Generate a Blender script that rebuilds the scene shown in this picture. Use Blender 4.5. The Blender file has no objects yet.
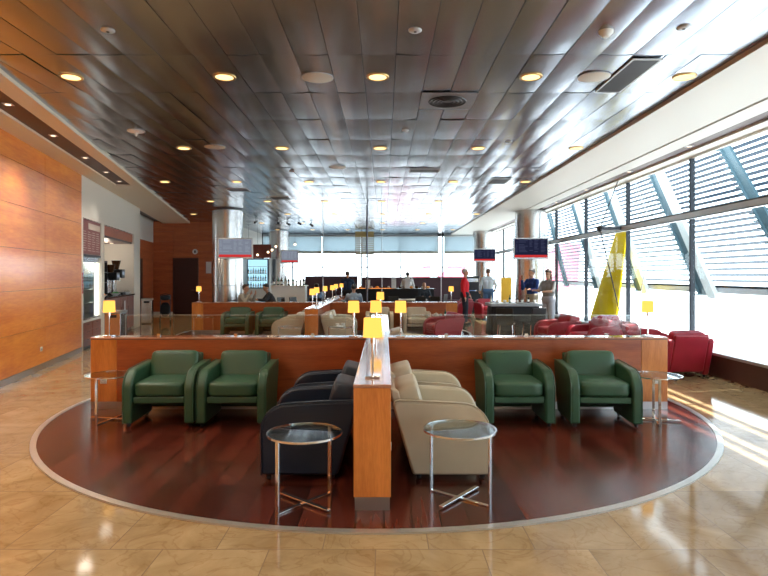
import bpy, bmesh, math, random
from mathutils import Vector, Matrix
random.seed(7)
sc = bpy.context.scene
C = sc.collection
PI = math.pi
R = math.radians

# ------------------------------------------------------------------ materials
MATS = {}
def new_mat(name):
    m = bpy.data.materials.new(name); m.use_nodes = True
    m.node_tree.nodes.clear()
    return m, m.node_tree.nodes, m.node_tree.links
def pbr(name, col, rough=.5, metal=0., spec=.5, bump=0., bscale=40., var=0., vscale=6., coat=0., emit=None, estr=0., sheen=0., coatr=.1):
    m, N, L = new_mat(name)
    out = N.new('ShaderNodeOutputMaterial'); b = N.new('ShaderNodeBsdfPrincipled')
    L.new(b.outputs[0], out.inputs[0])
    b.inputs['Base Color'].default_value = (*col, 1)
    b.inputs['Roughness'].default_value = rough
    b.inputs['Metallic'].default_value = metal
    b.inputs['Specular IOR Level'].default_value = spec
    b.inputs['Coat Weight'].default_value = coat
    b.inputs['Coat Roughness'].default_value = coatr
    if emit: b.inputs['Emission Color'].default_value = (*emit, 1); b.inputs['Emission Strength'].default_value = estr
    tc = N.new('ShaderNodeTexCoord')
    if var:
        n = N.new('ShaderNodeTexNoise'); n.inputs['Scale'].default_value = vscale; n.inputs['Detail'].default_value = 4
        L.new(tc.outputs['Object'], n.inputs['Vector'])
        r = N.new('ShaderNodeValToRGB')
        r.color_ramp.elements[0].position = .3; r.color_ramp.elements[1].position = .7
        r.color_ramp.elements[0].color = (*[c*(1-var) for c in col], 1)
        r.color_ramp.elements[1].color = (*[min(1, c*(1+var)) for c in col], 1)
        L.new(n.outputs['Fac'], r.inputs[0]); L.new(r.outputs[0], b.inputs['Base Color'])
    if bump:
        n2 = N.new('ShaderNodeTexNoise'); n2.inputs['Scale'].default_value = bscale; n2.inputs['Detail'].default_value = 3
        L.new(tc.outputs['Object'], n2.inputs['Vector'])
        bp = N.new('ShaderNodeBump'); bp.inputs['Strength'].default_value = bump; bp.inputs['Distance'].default_value = .01
        L.new(n2.outputs['Fac'], bp.inputs['Height']); L.new(bp.outputs[0], b.inputs['Normal'])
    MATS[name] = m
    return m
def wood(name, c1, c2, scale=(1, 1, 8), rough=.35, coat=.3, joints=None, off=(0, 0, 0), coatr=.15):
    """stretched-noise veneer; joints=(axis spacings) handled with geometry elsewhere"""
    m, N, L = new_mat(name)
    out = N.new('ShaderNodeOutputMaterial'); b = N.new('ShaderNodeBsdfPrincipled'); L.new(b.outputs[0], out.inputs[0])
    tc = N.new('ShaderNodeTexCoord'); mp = N.new('ShaderNodeMapping')
    mp.inputs['Scale'].default_value = scale; mp.inputs['Location'].default_value = off
    L.new(tc.outputs['Object'], mp.inputs[0])
    n = N.new('ShaderNodeTexNoise'); n.inputs['Scale'].default_value = 1.; n.inputs['Detail'].default_value = 6; n.inputs['Roughness'].default_value = .6
    n.inputs['Distortion'].default_value = .6
    L.new(mp.outputs[0], n.inputs['Vector'])
    n3 = N.new('ShaderNodeTexNoise'); n3.inputs['Scale'].default_value = 9.; n3.inputs['Detail'].default_value = 5
    L.new(mp.outputs[0], n3.inputs['Vector'])
    mx = N.new('ShaderNodeMath'); mx.operation = 'MULTIPLY_ADD'; mx.inputs[1].default_value = .35
    L.new(n3.outputs['Fac'], mx.inputs[0]); 
    ms = N.new('ShaderNodeMath'); ms.operation = 'MULTIPLY'; ms.inputs[1].default_value = .65
    L.new(n.outputs['Fac'], ms.inputs[0]); L.new(ms.outputs[0], mx.inputs[2])
    r = N.new('ShaderNodeValToRGB'); r.color_ramp.elements[0].position = .36; r.color_ramp.elements[1].position = .64
    r.color_ramp.elements[0].color = (*c1, 1); r.color_ramp.elements[1].color = (*c2, 1)
    L.new(mx.outputs[0], r.inputs[0]); L.new(r.outputs[0], b.inputs['Base Color'])
    b.inputs['Roughness'].default_value = rough; b.inputs['Coat Weight'].default_value = coat; b.inputs['Coat Roughness'].default_value = coatr
    MATS[name] = m
    return m
def emis(name, col, s):
    m, N, L = new_mat(name)
    out = N.new('ShaderNodeOutputMaterial'); e = N.new('ShaderNodeEmission'); L.new(e.outputs[0], out.inputs[0])
    e.inputs[0].default_value = (*col, 1); e.inputs[1].default_value = s
    MATS[name] = m; return m
def glassmat(name, tint=(1, 1, 1), refl=1., base=0.0):
    m, N, L = new_mat(name)
    out = N.new('ShaderNodeOutputMaterial'); mix = N.new('ShaderNodeMixShader'); t = N.new('ShaderNodeBsdfTransparent'); g = N.new('ShaderNodeBsdfGlossy')
    lw = N.new('ShaderNodeLayerWeight'); lw.inputs[0].default_value = .5
    f = N.new('ShaderNodeMath'); f.operation = 'POWER'; f.inputs[1].default_value = 5.
    mu = N.new('ShaderNodeMath'); mu.operation = 'MULTIPLY_ADD'; mu.inputs[1].default_value = .8*refl; mu.inputs[2].default_value = .03+base; mu.use_clamp = True
    t.inputs[0].default_value = (*tint, 1); g.inputs['Roughness'].default_value = .02
    L.new(lw.outputs['Facing'], f.inputs[0])
    L.new(f.outputs[0], mu.inputs[0]); L.new(mu.outputs[0], mix.inputs[0]); L.new(t.outputs[0], mix.inputs[1]); L.new(g.outputs[0], mix.inputs[2]); L.new(mix.outputs[0], out.inputs[0])
    MATS[name] = m; return m
def tiles(name, c1, c2, mortar, bw, rh, msize, rough, off=(0, 0, 0), veins=True, rot=0., var2=None, spec=.5, offset=.5):
    m, N, L = new_mat(name)
    out = N.new('ShaderNodeOutputMaterial'); b = N.new('ShaderNodeBsdfPrincipled'); L.new(b.outputs[0], out.inputs[0])
    tc = N.new('ShaderNodeTexCoord'); mp = N.new('ShaderNodeMapping'); mp.inputs['Location'].default_value = off; mp.inputs['Rotation'].default_value = (0, 0, rot)
    L.new(tc.outputs['Object'], mp.inputs[0])
    br = N.new('ShaderNodeTexBrick'); br.inputs['Scale'].default_value = 1; br.inputs['Brick Width'].default_value = bw; br.inputs['Row Height'].default_value = rh
    br.inputs['Mortar Size'].default_value = msize; br.inputs['Mortar Smooth'].default_value = .1; br.offset = offset
    br.inputs['Color1'].default_value = (.0, .0, .0, 1); br.inputs['Color2'].default_value = (1, 1, 1, 1); br.inputs['Mortar'].default_value = (.5, .5, .5, 1)
    L.new(mp.outputs[0], br.inputs['Vector'])
    # each tile shifts the stone pattern
    n = N.new('ShaderNodeTexNoise'); n.noise_dimensions = '4D'; n.inputs['Scale'].default_value = 1.6 if veins else 1.; n.inputs['Detail'].default_value = 7; n.inputs['Roughness'].default_value = .62; n.inputs['Distortion'].default_value = 1.2 if veins else .4
    if veins: L.new(mp.outputs[0], n.inputs['Vector'])
    else:
        m2 = N.new('ShaderNodeMapping'); m2.inputs['Scale'].default_value = (.7, 9, 1); L.new(mp.outputs[0], m2.inputs[0]); L.new(m2.outputs[0], n.inputs['Vector'])
    bw_ = N.new('ShaderNodeMath'); bw_.operation = 'MULTIPLY'; bw_.inputs[1].default_value = 7.
    L.new(br.outputs['Color'], bw_.inputs[0]); L.new(bw_.outputs[0], n.inputs['W'])
    r = N.new('ShaderNodeValToRGB'); r.color_ramp.elements[0].position = .32; r.color_ramp.elements[1].position = .66
    r.color_ramp.elements[0].color = (*c1, 1); r.color_ramp.elements[1].color = (*c2, 1)
    L.new(n.outputs['Fac'], r.inputs[0])
    # tile to tile tone
    tm = N.new('ShaderNodeMixRGB'); tm.blend_type = 'MULTIPLY'; tm.inputs[0].default_value = 1.
    rr = N.new('ShaderNodeValToRGB'); a = var2 or .86
    rr.color_ramp.elements[0].color = (a, a, a, 1); rr.color_ramp.elements[1].color = (1, 1, 1, 1)
    L.new(br.outputs['Color'], rr.inputs[0]); L.new(r.outputs[0], tm.inputs[1]); L.new(rr.outputs[0], tm.inputs[2])
    last = tm
    if veins:
        v = N.new('ShaderNodeTexNoise'); v.inputs['Scale'].default_value = 2.3; v.inputs['Detail'].default_value = 8; v.inputs['Distortion'].default_value = 2.2
        L.new(mp.outputs[0], v.inputs['Vector'])
        vr = N.new('ShaderNodeValToRGB'); e = vr.color_ramp.elements
        e[0].position = .47; e[0].color = (1, 1, 1, 1); e[1].position = .53; e[1].color = (1, 1, 1, 1)
        k = e.new(.5); k.color = (.74, .66, .56, 1)
        L.new(v.outputs['Fac'], vr.inputs[0])
        vm = N.new('ShaderNodeMixRGB'); vm.blend_type = 'MULTIPLY'; vm.inputs[0].default_value = .55
        L.new(last.outputs[0], vm.inputs[1]); L.new(vr.outputs[0], vm.inputs[2]); last = vm
    mm = N.new('ShaderNodeMixRGB'); mm.inputs[2].default_value = (*mortar, 1)
    L.new(br.outputs['Fac'], mm.inputs[0]); L.new(last.outputs[0], mm.inputs[1])
    L.new(mm.outputs[0], b.inputs['Base Color'])
    b.inputs['Roughness'].default_value = rough; b.inputs['Specular IOR Level'].default_value = spec
    MATS[name] = m; return m

WOODL = wood('wall_veneer', (.72, .17, .014), (.95, .36, .055), (1.2, .45, 3.6), .30, .4)
WOODB = wood('back_veneer', (.42, .10, .038), (.60, .17, .06), (.5, 1, 6.), .4, .25)
WOODD = wood('partition_veneer', (.27, .050, .012), (.44, .105, .024), (.8, .8, 9.), .33, .4)
WOODE = wood('end_veneer', (.50, .15, .025), (.70, .25, .05), (9, 9, 1.2), .33, .4)
WOODT = wood('top_veneer', (.40, .17, .10), (.56, .27, .17), (9, .8, 1), .16, 1.0, coatr=.08)
WOODC = wood('counter_veneer', (.20, .045, .02), (.30, .075, .03), (1, .6, 8), .35, .4)
CREAM = pbr('cream_paint', (.76, .71, .62), .6)
WHITE = pbr('white_paint', (.72, .70, .66), .6)
SOFFR = pbr('soffit_paint', (.74, .72, .67), .55)
STEEL = pbr('brushed_steel', (.60, .60, .61), .24, 1., bump=.05, bscale=6)
COLM = pbr('column_steel', (.62, .61, .60), .24, 1.)
CHROME = pbr('chrome', (.80, .81, .82), .09, 1.)
KICK = pbr('kick_steel', (.50, .50, .50), .3, 1.)
DARKM = pbr('dark_metal', (.035, .04, .05), .4, .6)
BRONZE = pbr('bronze_band', (.085, .04, .032), .45)
BLACK = pbr('black_plastic', (.012, .012, .014), .4)
BLACKF = pbr('black_fabric', (.012, .014, .02), .8)
GREEN = pbr('green_leather', (.030, .088, .046), .36, bump=.12, bscale=120, var=.10, vscale=4)
NAVY = pbr('navy_leather', (.003, .011, .030), .42, bump=.12, bscale=120, var=.1, vscale=4)
TAN = pbr('cream_leather', (.52, .45, .33), .42, bump=.12, bscale=120, var=.06, vscale=4)
TANP = pbr('cream_piping', (.36, .30, .21), .45)
RED = pbr('crimson_leather', (.33, .012, .028), .36, bump=.12, bscale=120, var=.1, vscale=4)
WALLG = glassmat('window_glass', (.94, .97, .97), .35, -.012)
TABG = glassmat('table_glass', (.74, .82, .82), 1.3, .12)
SCRG = glassmat('screen_glass', (.93, .96, .96), .6)
EDGE = pbr('glass_edge', (.55, .66, .66), .1, .3)
WHITEP = pbr('white_plastic', (.8, .8, .78), .35)
DLIT = emis('downlight_warm', (1, .66, .26), 2.3)
SHADE = emis('lampshade_glow', (1., .47, .085), 1.5)
SLIT = emis('small_light', (1, .80, .6), 2.)
FRIDGE = emis('fridge_light', (1, .95, .80), 2.2)
BARLIT = emis('bar_light', (.45, .80, 1.0), 1.0)
GLOW = emis('food_lamp_glow', (1, .33, .08), 1.3)
SCRD = emis('dark_screen', (.012, .014, .035), 1.)
SCRG2 = emis('grey_screen', (.17, .19, .24), 1.)
TXT = emis('screen_text', (.04, .045, .09), 1.)
TXT2 = emis('screen_text_pale', (.23, .26, .31), 1.)
REDB = emis('screen_red_bar', (.50, .03, .03), 1.)
FRAMEG = pbr('silver_frame', (.55, .56, .58), .35, .4)
FRAMEW = pbr('white_frame', (.75, .75, .76), .35)
MENU = pbr('menu_red', (.22, .045, .032), .35)
MENUT = pbr('menu_lettering', (.62, .50, .42), .5)
YEL = pbr('yellow_paint', (.95, .66, .01), .8, spec=.1)
REDP = pbr('aircraft_red', (.80, .16, .22), .4)
PALE = pbr('aircraft_white', (.8, .8, .8), .4)
TEAL = pbr('aircraft_teal', (.35, .72, .75), .4)
LOUV = pbr('louvre_blue_grey', (.06, .10, .15), .4, .3)
STRW = pbr('strut_pale', (.70, .76, .78), .4)
STRD = pbr('strut_dark', (.07, .13, .16), .5)
GROUND = pbr('apron_concrete', (.48, .49, .50), .8, var=.15, vscale=.15)
TILE = tiles('marble_tiles', (.33, .215, .10), (.54, .39, .215), (.27, .19, .115), .64, .93, .0035, .08, off=(.05, -3.47+.93*8, 0))
PLANK = tiles('plank_floor', (.085, .017, .010), (.150, .033, .019), (.010, .003, .002), 1.5, .19, .006, .19, rot=PI/2, veins=False, var2=.38, offset=.37)
SHADEB = None
def roller():
    m, N, L = new_mat('roller_fabric')
    out = N.new('ShaderNodeOutputMaterial'); mix = N.new('ShaderNodeMixShader'); d = N.new('ShaderNodeBsdfDiffuse'); t = N.new('ShaderNodeBsdfTranslucent')
    d.inputs[0].default_value = (.75, .80, .82, 1); t.inputs[0].default_value = (.42, .48, .51, 1); mix.inputs[0].default_value = .75
    L.new(d.outputs[0], mix.inputs[1]); L.new(t.outputs[0], mix.inputs[2]); L.new(mix.outputs[0], out.inputs[0]); return m
ROLL = roller()
GOLDP = pbr('gold_slats', (.50, .38, .16), .5)
ORNG = pbr('orange_fruit', (.85, .30, .03), .5)
def ceil_mat():
    m = pbr('ceiling_metal', (.35, .385, .45), .23, 1., bump=.0)
    N, L = m.node_tree.nodes, m.node_tree.links
    b = [n for n in N if n.type == 'BSDF_PRINCIPLED'][0]
    tc = N.new('ShaderNodeTexCoord'); mp = N.new('ShaderNodeMapping'); mp.inputs['Scale'].default_value = (2.2, .9, 1)
    n = N.new('ShaderNodeTexNoise'); n.inputs['Scale'].default_value = 1.; n.inputs['Detail'].default_value = 2
    L.new(tc.outputs['Object'], mp.inputs[0]); L.new(mp.outputs[0], n.inputs[0])
    bp = N.new('ShaderNodeBump'); bp.inputs['Strength'].default_value = .35; bp.inputs['Distance'].default_value = .03
    L.new(n.outputs['Fac'], bp.inputs['Height']); L.new(bp.outputs[0], b.inputs['Normal'])
    return m
CEILM = ceil_mat()

# ------------------------------------------------------------------ mesh helpers
class MB:
    def __init__(s): s.bm = bmesh.new()
    def _xf(s, verts, M):
        if M is not None: bmesh.ops.transform(s.bm, matrix=M, verts=verts)
    def box(s, x0, x1, y0, y1, z0, z1, M=None):
        r = bmesh.ops.create_cube(s.bm, size=1)['verts']
        for v in r: v.co = Vector(((v.co.x+.5)*(x1-x0)+x0, (v.co.y+.5)*(y1-y0)+y0, (v.co.z+.5)*(z1-z0)+z0))
        s._xf(r, M); return s
    def rod(s, p0, p1, r0, r1=None, seg=12):
        p0, p1 = Vector(p0), Vector(p1); r1 = r0 if r1 is None else r1
        d = p1-p0; L_ = d.length
        q = d.to_track_quat('Z', 'Y').to_matrix().to_4x4()
        r = bmesh.ops.create_cone(s.bm, cap_ends=True, segments=seg, radius1=r0, radius2=r1, depth=L_)['verts']
        s._xf(r, Matrix.Translation((p0+p1)/2) @ q); return s
    def ball(s, c, r, seg=16, rings=10, M=None):
        if not hasattr(r, '__len__'): r = (r, r, r)
        v = bmesh.ops.create_uvsphere(s.bm, u_segments=seg, v_segments=rings, radius=1)['verts']
        s._xf(v, Matrix.Translation(c) @ (M if M is not None else Matrix.Identity(4)) @ Matrix.Diagonal((*r, 1))); return s
    def cap(s, p0, p1, r0, r1=None, seg=14):
        r1 = r0 if r1 is None else r1
        s.rod(p0, p1, r0, r1, seg); s.ball(p0, r0, seg, 8); s.ball(p1, r1, seg, 8); return s
    def tube(s, pts, r, seg=8):
        for a, b in zip(pts[:-1], pts[1:]):
            s.rod(a, b, r, r, seg)
        for p in pts[1:-1]: s.ball(p, r, seg, 6)
        return s
    def prism(s, prof, a0, a1, axis='x', M=None):
        """prof: list of 2D points; axis x: (y,z), y: (x,z), z: (x,y)"""
        def P(u, v, a): return {'x': (a, u, v), 'y': (u, a, v), 'z': (u, v, a)}[axis]
        lo = [s.bm.verts.new(P(u, v, a0)) for u, v in prof]; hi = [s.bm.verts.new(P(u, v, a1)) for u, v in prof]
        n = len(prof)
        for i in range(n): s.bm.faces.new((lo[i], lo[(i+1) % n], hi[(i+1) % n], hi[i]))
        s.bm.faces.new(lo[::-1]); s.bm.faces.new(hi)
        s._xf(lo+hi, M); return s
    def lathe(s, prof, c=(0, 0, 0), seg=32, sx=1, sy=1):
        rings = []
        for r, z in prof:
            if r < 1e-5: rings.append([s.bm.verts.new((c[0], c[1], c[2]+z))])
            else: rings.append([s.bm.verts.new((c[0]+sx*r*math.cos(2*PI*k/seg), c[1]+sy*r*math.sin(2*PI*k/seg), c[2]+z)) for k in range(seg)])
        for a, b in zip(rings[:-1], rings[1:]):
            for k in range(seg):
                k2 = (k+1) % seg
                vs = [a[k % len(a)], a[k2 % len(a)], b[k2 % len(b)], b[k % len(b)]]
                u = []
                for v in vs:
                    if v not in u: u.append(v)
                if len(u) > 2: s.bm.faces.new(u)
        return s
    def pillow(s, c, h, p=5, cuts=9, M=None, crown=0.):
        tb = bmesh.new(); bmesh.ops.create_cube(tb, size=2)
        bmesh.ops.subdivide_edges(tb, edges=tb.edges[:], cuts=cuts, use_grid_fill=True)
        vs = list(tb.verts)
        for v in vs:
            x, y, z = v.co; n = (abs(x)**p+abs(y)**p+abs(z)**p)**(1/p)
            x, y, z = x/n, y/n, z/n
            if crown: z += crown*(1-x*x)*(1-y*y)*(1 if z > 0 else 0)
            v.co = Vector((x*h[0], y*h[1], z*h[2]))
        bmesh.ops.transform(tb, matrix=Matrix.Translation(c) @ (M if M is not None else Matrix.Identity(4)), verts=vs)
        mp_ = {v: s.bm.verts.new(v.co) for v in tb.verts}
        for f in tb.faces: s.bm.faces.new([mp_[v] for v in f.verts])
        tb.free(); return s
    def build(s, name, mat, parent=None, bevel=0., smooth=False, seg=2):
        bmesh.ops.recalc_face_normals(s.bm, faces=s.bm.faces)
        me = bpy.data.meshes.new(name); s.bm.to_mesh(me); s.bm.free()
        me.materials.append(mat)
        o = bpy.data.objects.new(name, me); C.objects.link(o)
        if parent: o.parent = parent
        if bevel:
            md = o.modifiers.new('bevel', 'BEVEL'); md.width = bevel; md.segments = seg; md.limit_method = 'ANGLE'; md.angle_limit = R(40)
        if smooth or bevel:
            for p in me.polygons: p.use_smooth = True
            try: me.set_sharp_from_angle(angle=R(38))
            except Exception: pass
            if bevel:
                try:
                    w = o.modifiers.new('wn', 'WEIGHTED_NORMAL'); w.keep_sharp = True
                except Exception: pass
        return o
def tag(o, label=None, cat=None, group=None, kind=None):
    if label: o['label'] = label
    if cat: o['category'] = cat
    if group: o['group'] = group
    if kind: o['kind'] = kind
    return o
def thing(name, label, cat, loc=(0, 0, 0), rz=0, group=None):
    o = bpy.data.objects.new(name, None); C.objects.link(o); o.empty_display_size = .1
    o.location = loc; o.rotation_euler = (0, 0, rz)
    return tag(o, label, cat, group)
def struct(o): o['kind'] = 'structure'; return o
def dup(root, loc, rz=None, label=None, group=None):
    def rec(o, par):
        c = o.copy(); C.objects.link(c)
        if par: c.parent = par
        for ch in list(o.children): rec(ch, c)
        return c
    r = rec(root, None); r.location = loc
    if rz is not None: r.rotation_euler = (0, 0, rz)
    if label: r['label'] = label
    if group: r['group'] = group
    return r
class Proto:
    """first placement moves the original, later ones copy it"""
    def __init__(s, f): s.f = f; s.o = None
    def put(s, loc, rz, label, group=None):
        if s.o is None:
            s.o = s.f(); s.o.location = loc; s.o.rotation_euler = (0, 0, rz); tag(s.o, label, None, group); return s.o
        return dup(s.o, loc, rz, label, group)

# ------------------------------------------------------------------ people
def remesh(m, name, mat, parent, vox=.012, it=3):
    bmesh.ops.recalc_face_normals(m.bm, faces=m.bm.faces)
    me = bpy.data.meshes.new('tmp'); m.bm.to_mesh(me); m.bm.free()
    o = bpy.data.objects.new('tmp', me); C.objects.link(o)
    md = o.modifiers.new('r', 'REMESH'); md.mode = 'VOXEL'; md.voxel_size = vox
    s_ = o.modifiers.new('s', 'SMOOTH'); s_.iterations = it; s_.factor = .5
    dg = bpy.context.evaluated_depsgraph_get(); dg.update()
    me2 = bpy.data.meshes.new_from_object(o.evaluated_get(dg))
    bpy.data.objects.remove(o); me2.name = name
    me2.materials.clear(); me2.materials.append(mat)
    for p in me2.polygons: p.use_smooth = True
    r = bpy.data.objects.new(name, me2); C.objects.link(r); r.parent = parent; return r
SKIN = pbr('skin', (.52, .27, .17), .5); SKIN2 = pbr('skin_tan', (.40, .20, .12), .5)
HAIR = {'white': pbr('hair_white', (.55, .52, .50), .6), 'grey': pbr('hair_grey', (.18, .18, .18), .6), 'dark': pbr('hair_dark', (.02, .014, .012), .5), 'brown': pbr('hair_brown', (.06, .03, .018), .5)}
CL = {}
def cloth(n, c):
    if n not in CL: CL[n] = pbr('cloth_'+n, c, .85, bump=.2, bscale=60)
    return CL[n]
def person(loc, rz, label, shirt, trous, hair, arms, seated=False, sleeves='long', head_turn=0., lean=0., skin=SKIN, s=1., long_hair=False, bald=False, female=False, nod=0.):
    """faces -y; arms = ((elbow offset),(wrist offset)) per side from shoulder; right side first (x<0)"""
    t = thing('person', label, 'person', loc, rz)
    V = Vector
    hz = .93 if not seated else .56
    sw = .165 if female else .185
    def T(p):
        p = V(p)
        if p.z > hz: p.y -= (p.z-hz)*lean
        return p
    pel = V((0, 0, hz)); chest = T((0, 0, hz+.32)); neck = T((0, 0, hz+.53)); head = T((0, -.02, hz+.70)); 
    SH = [T((-sw, 0, hz+.47)), T((sw, 0, hz+.47))]
    if seated: KN = [V((-.12, -.42, .52)), V((.12, -.42, .52))]; AN = [V((-.12, -.42, .09)), V((.12, -.42, .09))]
    else: KN = [V((-.10, -.03, .50)), V((.11, -.02, .50))]; AN = [V((-.12, .02, .085)), V((.13, .0, .085))]
    HP = [V((-.09, 0, hz-.02)), V((.09, 0, hz-.02))]
    def limbs(m, e, torso=True, legs=True, arms_=1., head_=False, hands=False):
        if torso:
            m.cap(V((-.07, 0, hz+.02)), V((.07, 0, hz+.02)), .115+e, seg=18)
            m.cap(pel+V((-.05, 0, .12)), T((-.07, .0, hz+.34)), .105+e, .115+e, 18); m.cap(pel+V((.05, 0, .12)), T((.07, .0, hz+.34)), .105+e, .115+e, 18)
            m.cap(T((-sw+.04, .01, hz+.43)), T((sw-.04, .01, hz+.43)), .075+e, .075+e, 18)
            m.cap(T((-.05, 0, hz+.50)), T((.05, 0, hz+.50)), .045+e, seg=14)
        if legs:
            for a, b, c in zip(HP, KN, AN): m.cap(a, b, .085+e, .060+e); m.cap(b, c, .058+e, .038+e*1.4)
        if arms_:
            for i, (sh, (eo, wo)) in enumerate(zip(SH, arms)):
                el = sh+V(eo); wr = el+V(wo)
                m.cap(sh, el, .050+e, .040+e)
                if arms_ > .5: m.cap(el, wr if arms_ >= 1 else el.lerp(wr, .9), .039+e, .026+e*.8)
                if hands:
                    d = (wr-el).normalized(); up = V((0, 0, 1)) if abs(d.z) < .8 else V((0, -1, 0)); sd = d.cross(up).normalized(); nn_ = sd.cross(d).normalized()
                    pc = wr+d*.055; m.cap(wr+d*.01, pc, .024, .028); m.cap(pc-sd*.02, pc+sd*.02, .020)
                    for k, (o_, ln) in enumerate(((-.030, .062), (-.010, .072), (.010, .068), (.029, .052))):
                        b0_ = pc+d*.018+sd*o_; b1_ = b0_+d*ln*.55-nn_*.006; b2_ = b1_+d*ln*.35-nn_*.024; m.cap(b0_, b1_, .0105, .0095, 8); m.cap(b1_, b2_, .0095, .0085, 8)
                    sg = 1 if i == 0 else -1
                    b0_ = wr+d*.02+sd*sg*.022; b1_ = b0_+d*.03+sd*sg*.026; b2_ = b1_+d*.03; m.cap(b0_, b1_, .013, .011, 8); m.cap(b1_, b2_, .011, .009, 8)
        if head_:
            m.cap(neck-V((0, 0, .04)), head-V((0, 0, .06)), .050, .048)
            RH = Matrix.Translation(head) @ Matrix.Rotation(head_turn, 4, 'Z') @ Matrix.Rotation(nod, 4, 'X')
            def hb(c, r): m.ball(RH @ V(c), r, 18, 12, RH.to_3x3().to_4x4())
            hb((0, .012, .02), (.076, .092, .098)); hb((0, -.022, -.045), (.056, .066, .065)); hb((0, -.07, -.085), (.022, .018, .018))
            hb((0, -.098, -.018), (.012, .020, .020)); hb((0, -.085, .012), (.010, .014, .028)); hb((0, -.083, -.055), (.024, .012, .009))
            hb((.078, .012, -.012), (.010, .020, .030)); hb((-.078, .012, -.012), (.010, .020, .030)); hb((0, -.075, .022), (.045, .016, .010))
    m = MB(); limbs(m, 0, head_=True, hands=True)
    for a in AN: m.cap(a, a+V((0, -.13, -.045)), .035, .03)
    remesh(m, 'body', skin, t, .0105, 2)
    RH = Matrix.Translation(head) @ Matrix.Rotation(head_turn, 4, 'Z') @ Matrix.Rotation(nod, 4, 'X'); Rr = RH.to_3x3().to_4x4()
    for q in (-.028, .028): MB().ball(RH @ V((q, -.080, .004)), (.011, .008, .007), 10, 6, Rr).build('eye', BLACK, t, smooth=True)
    # hair
    m = MB()
    if bald: m.ball(RH @ V((0, .035, .0)), (.083, .078, .062), 18, 12, Rr)
    else:
        m.ball(RH @ V((0, .030, .040)), (.084, .092, .092), 20, 14, Rr); m.ball(RH @ V((0, -.03, .088)), (.066, .052, .035), 16, 10, Rr)
    if long_hair: m.cap(RH @ V((0, .07, .02)), RH @ V((0, .10, -.16)), .06, .035)
    remesh(m, 'hair', HAIR[hair], t, .010, 2)
    m = MB(); limbs(m, .016, True, False, {'long': .9, 'short': .4}[sleeves]); remesh(m, 'shirt', shirt, t, .013, 2)
    m = MB(); limbs(m, .022, False, True, 0); m.cap(V((-.07, 0, hz+.01)), V((.07, 0, hz+.01)), .142, seg=18); remesh(m, 'trousers', trous, t, .013, 2)
    for a in AN:
        m = MB(); m.cap(a+V((0, .03, -.045)), a+V((0, -.14, -.052)), .042, .036); m.box(a.x-.045, a.x+.045, a.y-.17, a.y+.07, .0, .02); remesh(m, 'shoe', BLACK, t, .010, 2)
    t.scale = (s, s, s)
    return t
dn = ((-.05, .02, -.28), (.0, -.06, -.25)); dnR = ((.05, .02, -.28), (0, -.06, -.25))
person((2.69, 19.2, 0), R(75), 'standing white-haired person in a red shirt and dark trousers facing right', cloth('red', (.75, .015, .03)), cloth('navy', (.015, .018, .035)), 'white', (dn, ((.06, .02, -.28), (-.03, -.14, -.20))), s=1.06)
person((4.12, 22.8, 0), R(170), 'standing person in a pale blue shirt and jeans with back turned', cloth('skyblue', (.60, .76, .92)), cloth('jeans', (.06, .14, .30)), 'brown', (((-.09, .03, -.26), (.03, -.18, -.14)), ((.09, .02, -.26), (.02, -.14, -.18))), s=1.08)
person((4.52, 17.6, 0), R(-60), 'standing grey-haired person in a blue jacket holding a hand to the face', cloth('blue', (.015, .05, .22)), cloth('khaki', (.40, .35, .27)), 'grey', (((-.04, -.16, -.22), (.10, -.12, .26)), ((.06, -.08, -.26), (.0, -.22, .02))), s=1.05, head_turn=R(-10))
person((4.62, 16.2, 0), R(-52), 'standing long-haired person in a grey top reaching over the trolley', cloth('grey', (.27, .26, .26)), cloth('palegrey', (.42, .42, .48)), 'brown', (((-.04, -.14, -.23), (.04, -.24, .02)), ((.05, -.12, -.24), (-.05, -.24, .0))), sleeves='short', female=True, long_hair=True, s=1.03, nod=R(12), skin=SKIN2)
person((-1.48, 23.4, 0), R(175), 'standing broad person in a dark navy top with back turned at the buffet', cloth('deepnavy', (.012, .025, .06)), cloth('black', (.012, .012, .016)), 'dark', (((-.10, .0, -.26), (.04, -.20, -.10)), ((.10, 0, -.26), (-.04, -.20, -.10))), s=1.03)
person((1.05, 25.6, 0), R(170), 'standing person in a white shirt with back turned at the far window', cloth('white', (.8, .8, .82)), cloth('black', (0, 0, 0)), 'dark', (((-.08, .0, -.27), (.02, -.05, -.25)), ((.08, 0, -.27), (-.02, -.05, -.25))), s=1.02)
person((1.62, 23.3, -.02), R(10), 'seated balding person in a dark suit facing the camera behind the partition', cloth('suit', (.02, .03, .045)), cloth('black', (0, 0, 0)), 'brown', (((-.06, -.12, -.24), (.08, -.22, .02)), ((.06, -.12, -.24), (-.08, -.22, .02))), seated=True, bald=True)
person((-.95, 18.2, -.02), R(180), 'seated dark-haired person in a grey-blue top with back turned beside the spine', cloth('greyblue', (.28, .36, .46)), cloth('black', (0, 0, 0)), 'dark', (((-.06, -.10, -.25), (.06, -.22, .02)), ((.10, -.08, -.24), (.12, -.16, .08))), seated=True)
person((-2.35, 19.9, -.02), R(180), 'seated person in a blue shirt behind the paired lamps', cloth('blue2', (.16, .26, .42)), cloth('black', (0, 0, 0)), 'dark', (((-.06, -.10, -.25), (.06, -.22, .02)), ((.06, -.10, -.25), (-.06, -.22, .02))), seated=True, lean=.35)
person((-4.40, 17.8, -.02), R(72), 'seated person in a beige jacket with hands to the mouth by the left column', cloth('beige', (.42, .37, .30)), cloth('black', (0, 0, 0)), 'brown', (((-.04, -.18, -.18), (.08, -.12, .22)), ((.04, -.18, -.18), (-.08, -.12, .22))), seated=True, lean=.2)
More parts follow.
